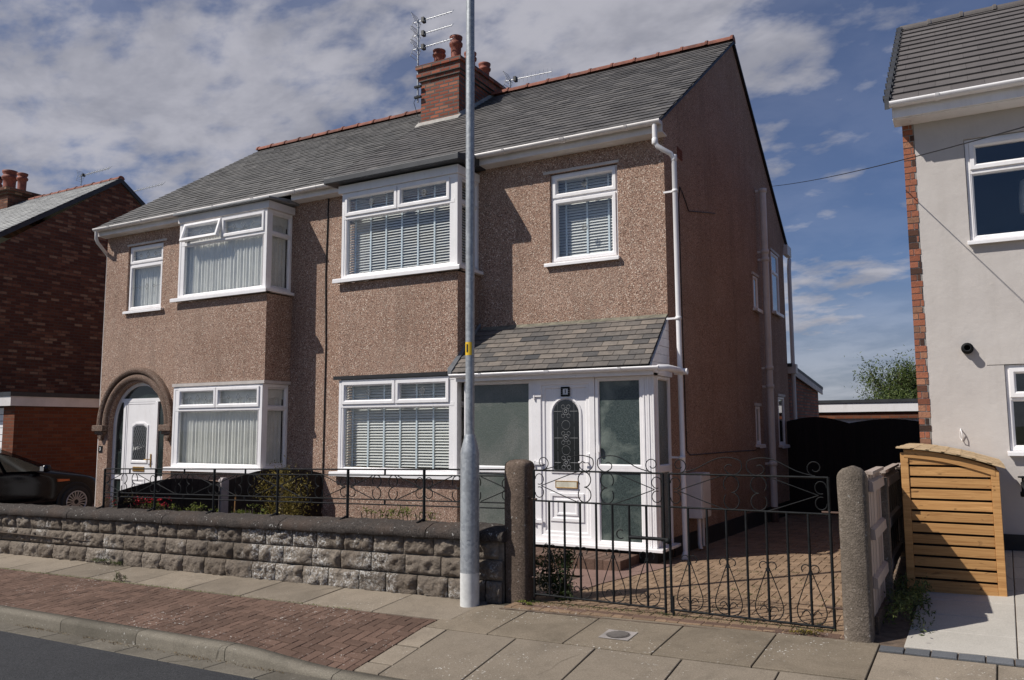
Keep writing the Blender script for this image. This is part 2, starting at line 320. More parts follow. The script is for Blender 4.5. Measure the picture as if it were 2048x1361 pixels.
MT['litter'] = leafm('dry_litter', (.10, .06, .03), (.36, .27, .14))
MT['grey_box'] = plain('pale_meter_box', (.72, .69, .66), .5, var=.08)
MT['grille'] = plain('cast_iron_cover', (.13, .115, .105), .6, .3, var=.3, scale=10)

# ------------------------------------------------------------------ mesh helpers
def V3(p): return Vector(p)
class MB:
    def __init__(s, xf=None): s.v = []; s.f = []; s.t = []; s.xf = xf; s.sm = []
    def face(s, pts, tint=.5, smooth=False):
        i = len(s.v)
        for p in pts: s.v.append(tuple(s.xf(p)) if s.xf else tuple(p))
        s.f.append(tuple(range(i, i + len(pts)))); s.t.append(tint); s.sm.append(smooth)
    def grid(s, rows, tint=.5, smooth=True, closeu=False):
        i = len(s.v); n = len(rows[0])
        for r in rows:
            for p in r: s.v.append(tuple(s.xf(p)) if s.xf else tuple(p))
        for a in range(len(rows) - 1):
            for b in range(n if closeu else n - 1):
                c = (b + 1) % n
                s.f.append((i + a * n + b, i + a * n + c, i + (a + 1) * n + c, i + (a + 1) * n + b)); s.t.append(tint); s.sm.append(smooth)
    def hexa(s, p, tint=.5):                     # p: 8 points, bottom 4 then top 4
        i = len(s.v)
        for q in p: s.v.append(tuple(s.xf(q)) if s.xf else tuple(q))
        for f in ((0, 3, 2, 1), (4, 5, 6, 7), (0, 1, 5, 4), (1, 2, 6, 5), (2, 3, 7, 6), (3, 0, 4, 7)):
            s.f.append(tuple(i + k for k in f)); s.t.append(tint); s.sm.append(False)
    def box(s, x0, x1, y0, y1, z0, z1, tint=.5):
        s.hexa([(x0, y0, z0), (x1, y0, z0), (x1, y1, z0), (x0, y1, z0), (x0, y0, z1), (x1, y0, z1), (x1, y1, z1), (x0, y1, z1)], tint)
    def prism(s, poly, a, b, fn, tint=.5):       # poly of 2D points; fn(u, v, w) -> 3D
        n = len(poly); i = len(s.v)
        for w_ in (a, b):
            for u, v in poly: q = fn(u, v, w_); s.v.append(tuple(s.xf(q)) if s.xf else tuple(q))
        s.f.append(tuple(i + k for k in range(n))); s.f.append(tuple(i + n + k for k in reversed(range(n)))); s.t += [tint] * 2; s.sm += [False] * 2
        for k in range(n):
            m = (k + 1) % n; s.f.append((i + k, i + m, i + n + m, i + n + k)); s.t.append(tint); s.sm.append(False)
    def tube(s, pts, r, n=8, cap=True, tint=.5):
        pts = [V3(p) for p in pts]; rows = []; m = len(pts); prev = None
        for k, p in enumerate(pts):
            d = (pts[min(k + 1, m - 1)] - pts[max(k - 1, 0)]).normalized()
            if prev is None:
                a = d.orthogonal().normalized()
            else:
                a = (prev - d * prev.dot(d)).normalized()
            prev = a; b = d.cross(a); rr = r[k] if isinstance(r, (list, tuple)) else r
            rows.append([p + a * math.cos(2 * math.pi * j / n) * rr + b * math.sin(2 * math.pi * j / n) * rr for j in range(n)])
        s.grid(rows, tint, True, True)
        if cap: s.face(rows[0][::-1], tint); s.face(rows[-1], tint)
    def lathe(s, cx, cy, prof, n=20, tint=.5, z0=0):
        rows = [[(cx + r * math.cos(2 * math.pi * j / n), cy + r * math.sin(2 * math.pi * j / n), z0 + z) for j in range(n)] for r, z in prof]
        s.grid(rows, tint, True, True); s.face(rows[0][::-1], tint); s.face(rows[-1], tint)
    def ring(s, x0, x1, z0, z1, w_, y0, y1, ch=.012, tint=.5):   # mitred chamfered frame in the XZ plane
        prof = [(0, y1), (0, y0 + .003), (.003, y0), (max(w_ - ch, .004), y0), (w_, y0 + ch), (w_, y1)]
        rows = []
        for o, y in prof: rows.append([(x0 + o, y, z0 + o), (x1 - o, y, z0 + o), (x1 - o, y, z1 - o), (x0 + o, y, z1 - o)])
        s.grid(rows, tint, False, True)
    def build(s, name, mat, parent=None, recalc=True, bevel=0):
        me = bpy.data.meshes.new(name); me.from_pydata(s.v, [], s.f); me.update()
        at = me.attributes.new('tint', 'FLOAT', 'FACE'); at.data.foreach_set('value', s.t)
        me.polygons.foreach_set('use_smooth', s.sm)
        if recalc:
            bm = bmesh.new(); bm.from_mesh(me); bmesh.ops.recalc_face_normals(bm, faces=bm.faces); bm.to_mesh(me); bm.free()
        me.materials.append(MT[mat] if isinstance(mat, str) else mat)
        o = bpy.data.objects.new(name, me); COL.objects.link(o)
        if parent is not None: child(o, parent)
        if bevel:
            m = o.modifiers.new('bevel', 'BEVEL'); m.width = bevel; m.segments = 2; m.limit_method = 'ANGLE'
        return o
LOC = {}
def child(o, p):
    o.parent = p
    o.matrix_parent_inverse = Matrix.Translation(-V3(LOC.get(p.name, (0, 0, 0))))
    return o
def tag(o, label, cat, group=None):
    o['label'] = label; o['category'] = cat
    if group: o['group'] = group
    return o
def thing(name, label, cat, loc, group=None):
    o = bpy.data.objects.new(name, None); COL.objects.link(o); o.location = loc; o.empty_display_size = .2
    LOC[o.name] = loc
    return tag(o, label, cat, group)
def struct(o): o['kind'] = 'structure'; return o
def dup(root, loc, label=None):
    r = root.copy(); COL.objects.link(r); r.location = loc
    if label: r['label'] = label
    for ch in [c for c in bpy.data.objects if c.parent == root]:
        c = ch.copy(); COL.objects.link(c); c.parent = r
        for g in [c2 for c2 in bpy.data.objects if c2.parent == ch]:
            d = g.copy(); COL.objects.link(d); d.parent = c
    return r
def panel(mb, axis, c, a0, a1, z0, z1, holes=(), depth=.0, tint=.5):
    """wall sheet with rectangular holes; reveals run 'depth' inwards (+Y for axis y, signed X for axis x)"""
    P = (lambda a, d, z: (a, c + d, z)) if axis == 'y' else (lambda a, d, z: (c + d, a, z))
    A = sorted({a0, a1, *[h[0] for h in holes], *[h[1] for h in holes]}); Z = sorted({z0, z1, *[h[2] for h in holes], *[h[3] for h in holes]})
    A = [a for a in A if a0 - 1e-6 <= a <= a1 + 1e-6]; Z = [z for z in Z if z0 - 1e-6 <= z <= z1 + 1e-6]
    for i in range(len(A) - 1):
        for j in range(len(Z) - 1):
            ma, mz = (A[i] + A[i + 1]) / 2, (Z[j] + Z[j + 1]) / 2
            if any(h[0] < ma < h[1] and h[2] < mz < h[3] for h in holes): continue
            mb.face([P(A[i], 0, Z[j]), P(A[i + 1], 0, Z[j]), P(A[i + 1], 0, Z[j + 1]), P(A[i], 0, Z[j + 1])], tint)
    if depth:
        for h in holes:
            q = [(h[0], h[2]), (h[1], h[2]), (h[1], h[3]), (h[0], h[3])]
            for k in range(4):
                (a, z), (b, y) = q[k], q[(k + 1) % 4]
                mb.face([P(a, 0, z), P(b, 0, y), P(b, depth, y), P(a, depth, z)], tint)
def slates(mb, O, U, V, width, length, wd, ex, th=.008, jit=.003, gap=.0015, stagger=.5, trange=(0, 1), patch=None):
    O, U, V = V3(O), V3(U).normalized(), V3(V).normalized(); Nn = U.cross(V)
    if Nn.z < 0: Nn = -Nn
    rows = int(math.ceil(length / ex - .15))
    for j in range(rows):
        v0 = j * ex; v1 = min(v0 + ex * 1.12, length); u = -wd * (stagger * (j % 2)) - random.uniform(0, .02)
        while u < width:
            a, b = max(u, 0) + gap, min(u + wd, width) - gap; u += wd
            if b - a < .03: continue
            jv = random.uniform(-jit, jit); lift = random.uniform(0, jit) ; h0 = th * 2 + lift; h1 = th * .75
            P = lambda uu, vv, h: O + U * uu + V * vv + Nn * h
            t = trange[0] + (trange[1] - trange[0]) * min(1, max(0, random.gauss(.5, .23)))
            tilt = random.uniform(-jit, jit) * .5
            lo = v0 + jv if j else 0.0
            mb.hexa([P(a, lo + tilt, h0 - th), P(b, lo - tilt, h0 - th), P(b, v1, h1 - th), P(a, v1, h1 - th),
                     P(a, lo + tilt, h0), P(b, lo - tilt, h0), P(b, v1, h1), P(a, v1, h1)], t)
    mb.face([O, O + U * width, O + U * width + V * length, O + V * length], .3)
def ridge(mb, x0, x1, y, z, r=.105, ln=.46):
    n = max(1, round(abs(x1 - x0) / ln)); ln = (x1 - x0) / n
    for i in range(n):
        a, b = x0 + i * ln, x0 + (i + 1) * ln; dz = random.uniform(-.006, .006); t = random.random(); rows = []
        for x, rr in ((a, r), (a + ln * .86, r * .97), (a + ln * .90, r * 1.16), (b - .005, r * 1.14)):
            rows.append([(x, y + rr * math.cos(th), z + dz - r * .75 + rr * .95 * math.sin(th)) for th in [math.pi * k / 8 for k in range(9)]])
        mb.grid(rows, t, False); mb.face(rows[0], t); mb.face(rows[-1], t)
def gutter(mb, x0, x1, y, z, r=.058, brackets=True, fn=None):
    fn = fn or (lambda x, dy, dz: (x, y + dy, z + dz))
    rows = []
    prof = [(r * math.cos(t), r * 1.0 * math.sin(t)) for t in [math.pi + math.pi * k / 10 for k in range(11)]]
    inner = [(p[0] * .9, p[1] * .9) for p in prof][::-1]
    for x in (x0, x1): rows.append([fn(x, p[0], p[1]) for p in prof + inner])
    mb.grid(rows, .5, True, True)
    for x in (x0, x1): mb.face([fn(x, p[0] * 1.04, p[1] * 1.04) for p in prof])
    if brackets:
        n = max(1, round(abs(x1 - x0) / .95))
        for i in range(n):
            x = x0 + (x1 - x0) * (i + .5) / n; k = .035 if i % 2 else .02
            rr = [[fn(xx, p[0] * 1.12, p[1] * 1.12) for p in prof] for xx in (x - k, x + k)]
            mb.grid(rr, .5, True); mb.face([fn(x - k, p[0] * 1.12, p[1] * 1.12) for p in prof]); mb.face([fn(x + k, p[0] * 1.12, p[1] * 1.12) for p in prof])
def leaves(mb, fn, count, size, squash=.6):
    for _ in range(count):
        c = fn()
        if c is None: continue
        s_ = size * random.uniform(.55, 1.3); d = Vector((random.gauss(0, 1), random.gauss(0, 1), random.gauss(0, .8))).normalized(); a = d.orthogonal().normalized()
        a = Matrix.Rotation(random.uniform(0, 6.28), 3, d) @ a; b = d.cross(a); c = V3(c)
        mb.face([c - a * s_, c - b * s_ * squash * .5, c + a * s_, c + b * s_ * squash * .5], random.random())

# ------------------------------------------------------------------ street frame and ground heights
PH = -.032
def ST(s, t): return (s - PH * t, t + PH * s)
def tt(X, Y): return (Y - PH * X) / (1 + PH * PH)
def clampf(v, a, b): return max(a, min(b, v))
def sstep(v, a, b): k = clampf((v - a) / (b - a), 0, 1); return k * k * (3 - 2 * k)
def zpave(X, Y):
    t = tt(X, Y); s = X + PH * t; Xc = clampf(X, -30, 15)
    z = .02 * Xc + .082 * (min(t, 9.95) - 6.872)
    return z - .085 * sstep(s, -5.9, -4.6) * (1 - clampf((t - 4.94) / 1.06, 0, 1))
def zdrive(X, Y):
    t = tt(X, Y); a = .02 * X; b = -.03 + .035 * (X + 2.2); z = a + (b - a) * sstep(t, 6.9, 7.7)
    return z - .022 * max(0, Y - 10.8)
def zroad(X, Y): Xc = clampf(X, -30, 15); return .02 * Xc - .272
def zleft(X, Y): t = tt(X, Y); return clampf(-.32 + (t - 6.9) * .055, -.34, .0)
def sheet(name, mat, x0, x1, y0, y1, zf, dz=0, step=.4, st=False):
    mb = MB(); nx = max(1, int(abs(x1 - x0) / step)); ny = max(1, int(abs(y1 - y0) / step)); rows = []
    for j in range(ny + 1):
        row = []
        for i in range(nx + 1):
            a, b = x0 + (x1 - x0) * i / nx, y0 + (y1 - y0) * j / ny
            X, Y = ST(a, b) if st else (a, b); row.append((X, Y, zf(X, Y) + dz))
        rows.append(row)
    mb.grid(rows, .5, True); return struct(mb.build(name, mat, recalc=False))
def slabs(name, mat, rects, zf, dz=.0, th=.03, gap=.006, wob=.002, st=True, clip=None, parent=None, gy=1.0):
    mb = MB()
    for (a0, a1, b0, b1) in rects:
        a0 += gap; a1 -= gap; b0 += gap * gy; b1 -= gap * gy
        if clip:
            q = clip((a0, a1, b0, b1))
            if q is None: continue
            a0, a1, b0, b1 = q
        if a1 - a0 < .012 or b1 - b0 < .012: continue
        d = [dz + random.uniform(-wob, wob) for _ in range(4)]; c = .004
        co = [(a0, b0), (a1, b0), (a1, b1), (a0, b1)]; ci = [(a0 + c, b0 + c), (a1 - c, b0 + c), (a1 - c, b1 - c), (a0 + c, b1 - c)]
        f = (lambda a, b: ST(a, b)) if st else (lambda a, b: (a, b)); t = random.random()
        rows = []
        for pts, h in ((co, -th), (co, -c), (ci, 0)):
            r = []
            for k, (a, b) in enumerate(pts): X, Y = f(a, b); r.append((X, Y, zf(X, Y) + d[k] + h))
            rows.append(r)
        mb.grid(rows, t, False, True); mb.face(rows[-1], t)
    return mb.build(name, mat, recalc=False)
def herring(x0, x1, y0, y1, W=.1):
    out = []; n = int(max(x1 - x0, y1 - y0) / W) + 8
    for a in range(-n * 2, n * 2):
        for b in range(-n, n):
            ox, oy = a + 2 * b, a - 2 * b
            for (hx, hy, lx, ly) in ((0, 0, 2, 1), (0, 1, 1, 2)):
                X, Y = x0 + (ox + hx) * W, y0 + (oy + hy) * W
                if X < x1 and X + lx * W > x0 and Y < y1 and Y + ly * W > y0: out.append((X, X + lx * W, Y, Y + ly * W))
    return out
def clipper(x0, x1, y0, y1):
    def c(r):
        q = (max(r[0], x0), min(r[1], x1), max(r[2], y0), min(r[3], y1))
        return q if q[1] > q[0] and q[3] > q[2] else None
    return c

# ground, road, kerb, pavement
g = MB(); g.face([(-900, -900, -1.15), (900, -900, -1.15), (900, 900, -1.15), (-900, 900, -1.15)]); struct(g.build('ground', 'far', recalc=False))
sheet('road', 'asphalt', -45, 25, -3.5, 4.70, zroad, 0, 1, True)
slabs('road_channel', 'channel', [(-40 + i * .6, -40 + (i + 1) * .6, 4.68, 4.935) for i in range(90)], zroad, .006, .05)
bpy.data.objects['road_channel']['kind'] = 'structure'
k = MB()
for i in range(46):
    s0 = -7.06 - 1.22 * 26 + i * 1.22; s1 = s0 + 1.22 - .008; t = random.random(); rows = []
    zz_ = lambda s, tq: zpave(*ST(s, tq))
    for s in [s0 + (s1 - s0) * q / 4 for q in range(5)]:
        rows.append([(*ST(s, 4.935), zz_(s, 4.935) - .3), (*ST(s, 4.936), zz_(s, 4.96) - .035), (*ST(s, 4.944), zz_(s, 4.96) - .014), (*ST(s, 4.962), zz_(s, 4.96) + .001), (*ST(s, 5.065), zz_(s, 5.065) + .001), (*ST(s, 5.065), zz_(s, 5.065) - .1)])
    k.grid(rows, t, True); k.face(rows[0], t); k.face(rows[-1], t)
struct(k.build('kerb', 'kerb'))
sheet('pavement', 'joint_moss', -40, 20, 5.0, 6.9, zpave, -.013, .4, True)
# flagged strip along the wall and the flag rows outside the gate
rects = []; s = -18.2
for i in range(15): rects.append((s, s + .92, 6.215, 6.87)); s += .92
rects.append((s, -4.52, 6.215, 6.87))
for a, b in zip([-4.52, -3.87, -3.15, -2.4, -1.65, -.9, -.15, .6, 1.35, 2.1], [-3.87, -3.15, -2.4, -1.65, -.9, -.15, .6, 1.35, 2.1, 2.85]): rects.append((a, b, 6.0, 6.80 if a < -.95 else 6.6))
for a, b in zip([-4.27, -3.57, -2.85, -2.15, -1.45, -.75, -.05, .65, 1.35, 2.05], [-3.57, -2.85, -2.15, -1.45, -.75, -.05, .65, 1.35, 2.05, 2.75]): rects.append((a, b, 5.07, 6.0))
rects += [(-4.52, -4.27, 5.6, 6.0), (-4.52, -4.27, 5.25, 5.6), (-4.52, -4.27, 5.07, 5.25)]
struct(slabs('flagstones', 'flag', [r for r in rects if not (r[3] > 6.7 and r[0] > -4.6)], zpave, 0, gap=.0055, th=.045, gy=2.2, wob=.003))
struct(slabs('flagstones_upper', 'flag_dark', [r for r in rects if r[3] > 6.7 and r[0] > -4.6], zpave, 0, gap=.0055, th=.045, gy=2.0, wob=.003))
hb = herring(-19, -4.5, 5.07, 6.21)
cl = clipper(-19, -4.53, 5.075, 6.20)
struct(slabs('brick_verge', 'block_pave', hb, zpave, -.001, gap=.0028, wob=.0022, clip=cl, gy=2.2))
# drives, garden
sheet('driveway_bed', 'joint', -3.95, -.75, 6.8, 10.4, zdrive, -.012, .2)
sheet('passage_bed', 'joint', -3.46, -.62, 10.4, 19, zdrive, -.012, .4)
dcl = clipper(-3.93, -.76, 6.86, 10.45); rot = herring(-3.95, -.7, 6.75, 10.5)
struct(slabs('driveway', 'drive_block', rot, zdrive, 0, gap=.0025, wob=.0015, st=False, clip=dcl))
struct(slabs('passage_paving', 'drive_block', herring(-3.45, -.6, 10.45, 18, .1), zdrive, 0, gap=.003, st=False, clip=clipper(-3.44, -.62, 10.45, 18)))
# a row of red edging bricks under the gates
struct(slabs('gate_edging', 'block_pave', [(-3.98 + i * .215, -3.98 + (i + 1) * .215, 6.80, 6.90) for i in range(14)], zpave, .004, gap=.004))
pth = MB(); f_ = lambda x, y: (x, y, zdrive(x, y) + .007)
pp = [(-3.93, 7.5), (-3.3, 8.1), (-2.95, 9.6), (-3.3, 9.72), (-5.1, 9.72), (-5.1, 8.6), (-3.93, 8.6)]
pth.face([f_(*q) for q in ((-3.93, 7.45), (-3.62, 7.6), (-3.55, 8.3), (-3.93, 8.3))]); pth.face([f_(*q) for q in ((-3.93, 8.3), (-3.55, 8.3), (-3.3, 9.3), (-3.93, 9.3))]); pth.face([f_(*q) for q in ((-5.3, 8.7), (-3.93, 8.7), (-3.93, 9.3), (-5.3, 9.3))])
pth.face([f_(*q) for q in ((-3.93, 9.3), (-3.3, 9.3), (-3.2, 9.75), (-3.93, 9.75))])
struct(pth.build('garden_path', 'path', recalc=False))
struct(slabs('porch_step', 'block_pave', [(-5.2 + i * .11, -5.2 + (i + 1) * .11, 9.12 + j * .21, 9.12 + (j + 1) * .21) for i in range(14) for j in range(3)], lambda x, y: .035, .0, th=.14, gap=.003, st=False))
sheet('garden_soil', 'soil', -15.3, -3.93, 7.2, 10.6, lambda x, y: .06 if x < -5.3 else min(.02, zdrive(max(x, -3.95), y) - .02), 0, .4)
sheet('left_driveway', 'path', -19.5, -15.3, 6.9, 16, zleft, .002, .4)
sheet('neighbour_drive_bed', 'joint', -.74, 9, 6.66, 10.5, zpave, -.012, .4)
nr = []
for i, a in enumerate([-.95, -.03, .89, 1.8, 2.7]):
    for j in range(9): nr.append((a, a + .92, 6.77 + j * .45, 6.77 + (j + 1) * .45))
struct(slabs('neighbour_drive', 'flag_pale', nr, zpave, .001, gap=.004, st=True, clip=clipper(-.74, 3.6, 6.77, 10.4)))
struct(slabs('sett_edging', 'grey_sett', [(-.9 + i * .17, -.9 + (i + 1) * .17, 6.635, 6.755) for i in range(22)], zpave, .002, gap=.005))
sheet('back_gardens', 'soil', -40, 20, 16, 60, lambda x, y: -.3, 0, 8)
sheet('far_pavement', 'flag', -45, 25, -6, -3.5, lambda x, y: zroad(x, y) + .1, 0, 1, True)

# ------------------------------------------------------------------ windows
def fr(y): return lambda p: (p[0], y + p[1], p[2])                       # local (u, depth, z) on a front plane
def sidefr(x, y): return lambda p: (x - p[1], y + p[0], p[2])            # on a plane facing +X, u runs away from the street
XP = -9.39
def mir(f, on): return (lambda p: (lambda q: (2 * XP - q[0], q[1], q[2]))(f(p))) if on else f
def leadbits(mb, x0, x1, z0, z1, kind):
    y = .012; cz = (z0 + z1) / 2; cxx = (x0 + x1) / 2
    def bar(a, b, r=.0035): mb.tube([(a[0], y, a[1]), (b[0], y, b[1])], r, 4)
    def dia(c, w_, h): p = [(c - w_, cz), (c, cz + h), (c + w_, cz), (c, cz - h)]; [bar(p[i], p[(i + 1) % 4]) for i in range(4)]
    if kind == 'diamonds':
        W_ = x1 - x0
        for f, s_ in ((.25, .6), (.5, 1), (.75, .6)): dia(x0 + W_ * f, .035 * s_ + .01, .06 * s_)
        bar((x0, cz), (x0 + W_ * .2, cz)); bar((x1, cz), (x1 - W_ * .2, cz))
    elif kind == 'single':
        for s_ in (.5, 1): dia(cxx, .03 * s_, .065 * s_)
        for d in (-1, 1): mb.tube([(cxx, y, cz - .06), (cxx + d * .04, y, cz - .01), (cxx + d * .035, y, cz + .04), (cxx, y, cz + .05)], .0035, 4)
    elif kind == 'lattice':
        n = 2
        for i in range(n + 1):
            xx = x0 + (x1 - x0) * i / n
            for d in (-1, 1):
                pts = [(clampf(xx + d * (x1 - x0) / n * k_ / 6 * (1 if k_ <= 3 else 1), x0, x1), y, z0 + (z1 - z0) * k_ / 6) for k_ in range(7)]
                mb.tube(pts, .003, 4)
def blind(mb, tp, x0, x1, z0, z1, y=.16, tapes=7, pitch=.042):
    n = int((z1 - z0) / pitch); k = .0155 if tapes > 3 else .020
    for i in range(n):
        z = z1 - .02 - i * pitch + random.uniform(-.0015, .0015)
        mb.hexa([(x0, y - .014, z - k), (x1, y - .014, z - k), (x1, y + .02, z + k), (x0, y + .02, z + k), (x0, y - .014, z - k + .003), (x1, y - .014, z - k + .003), (x1, y + .02, z + k + .003), (x0, y + .02, z + k + .003)])
    mb.box(x0, x1, y - .02, y + .03, z1, z1 + .05)
    for i in range(tapes):
        x = x0 + (x1 - x0) * (i + .45) / tapes
        tp.box(x - .0145, x + .0145, y - .0205, y - .0175, z0, z1)
def nets(mb, x0, x1, z0, z1, y=.13, pitch=.075):
    n = int((x1 - x0) / .012); rows = [[], []]
    for i in range(n + 1):
        x = x0 + (x1 - x0) * i / n; d = .018 * math.sin(x / pitch * 6.28 + math.sin(x * 7) * 1.2) + .006 * math.sin(x * 131)
        rows[0].append((x, y + d, z0)); rows[1].append((x, y + d * .8, z1))
    mb.grid(rows, .5, True)
    rows = [[], []]                                            # gathered valance with a scalloped hem
    for i in range(n + 1):
        x = x0 + (x1 - x0) * i / n; d = .01 * math.sin(x * 190)
        rows[0].append((x, y - .03 + d, z1 - .16 - .035 * abs(math.sin(x * 9)))); rows[1].append((x, y - .03 + d, z1))
    mb.grid(rows, .5, True)
def window(house, xf, X0, X1, Z0, Z1, lights, frame=.055, fill=None, lead=None, name='window', sill=None, deep=.07, mull=(), tapes=7, outer=True, glassmat='glass', label=None):
    """lights: (x0, x1, z0, z1, 'sash'|'fixed'|'open')"""
    f = MB(xf)
    if outer: f.ring(X0, X1, Z0, Z1, frame, 0, deep, .006)
    for q_, (a, b, c, d) in enumerate(mull): f.box(a, b, .002 + .0017 * q_, deep - .0013 * q_ - .001, c, d)
    g_ = MB(xf); le = MB(xf)
    for (a, b, c, d, kd) in lights:
        if kd == 'sash': f.ring(a, b, c, d, .062, -.018, .05, .02); a2, b2, c2, d2 = a + .06, b - .06, c + .06, d - .06
        elif kd == 'open': a2, b2, c2, d2 = a, b, c, d
        else: f.ring(a, b, c, d, .024, .006, .05, .018); a2, b2, c2, d2 = a + .022, b - .022, c + .022, d - .022
        if kd == 'open': continue
        g_.box(a2, b2, .022, .03, c2, d2)
        if lead and kd == 'sash': leadbits(le, a2, b2, c2, d2, lead)
    o = f.build(name, 'upvc', house)
    if label: o['label'] = label
    if g_.f: child(g_.build('glass', glassmat), o); bpy.data.objects[-1] if False else None
    if le.f: child(le.build('leadwork', 'lead'), o)
    if fill == 'blind':
        bl = MB(xf); tp = MB(xf); blind(bl, tp, X0 + frame * .6, X1 - frame * .6, Z0 + .05, Z1 - .06, tapes=tapes)
        bo = child(bl.build('blind', 'slat'), o); child(tp.build('ladder_tape', 'tape'), o)
    elif fill == 'net':
        nn = MB(xf); nets(nn, X0 + .03, X1 - .03, Z0 + .04, Z1 - .04); child(nn.build('net_curtain', 'net', recalc=False), o)
    if sill:
        s_ = MB(xf); e0, e1, out, th = sill; s_.box(X0 - e0, X1 + e1, -out, deep, Z0 - th, Z0 - .001); s_.box(X0 - e0, X1 + e1, -out - .006, -out + .012, Z0 - th - .018, Z0 - .012)
        child(s_.build('window_sill', 'upvc', bevel=.003), o)
    return o
def rooms(house, x0, x1, y0, y1, z0, z1, mat='room', m=False):
    b = MB(mir(lambda p: p, m))
    for q in ([(x0, y1, z0), (x1, y1, z0), (x1, y1, z1), (x0, y1, z1)], [(x0, y0, z0), (x0, y1, z0), (x0, y1, z1), (x0, y0, z1)], [(x1, y0, z0), (x1, y1, z0), (x1, y1, z1), (x1, y0, z1)],
              [(x0, y0, z0), (x1, y0, z0), (x1, y1, z0), (x0, y1, z0)], [(x0, y0, z1), (x1, y0, z1), (x1, y1, z1), (x0, y1, z1)]): b.face(q)
    return b.build('room_interior', mat, house, recalc=False)

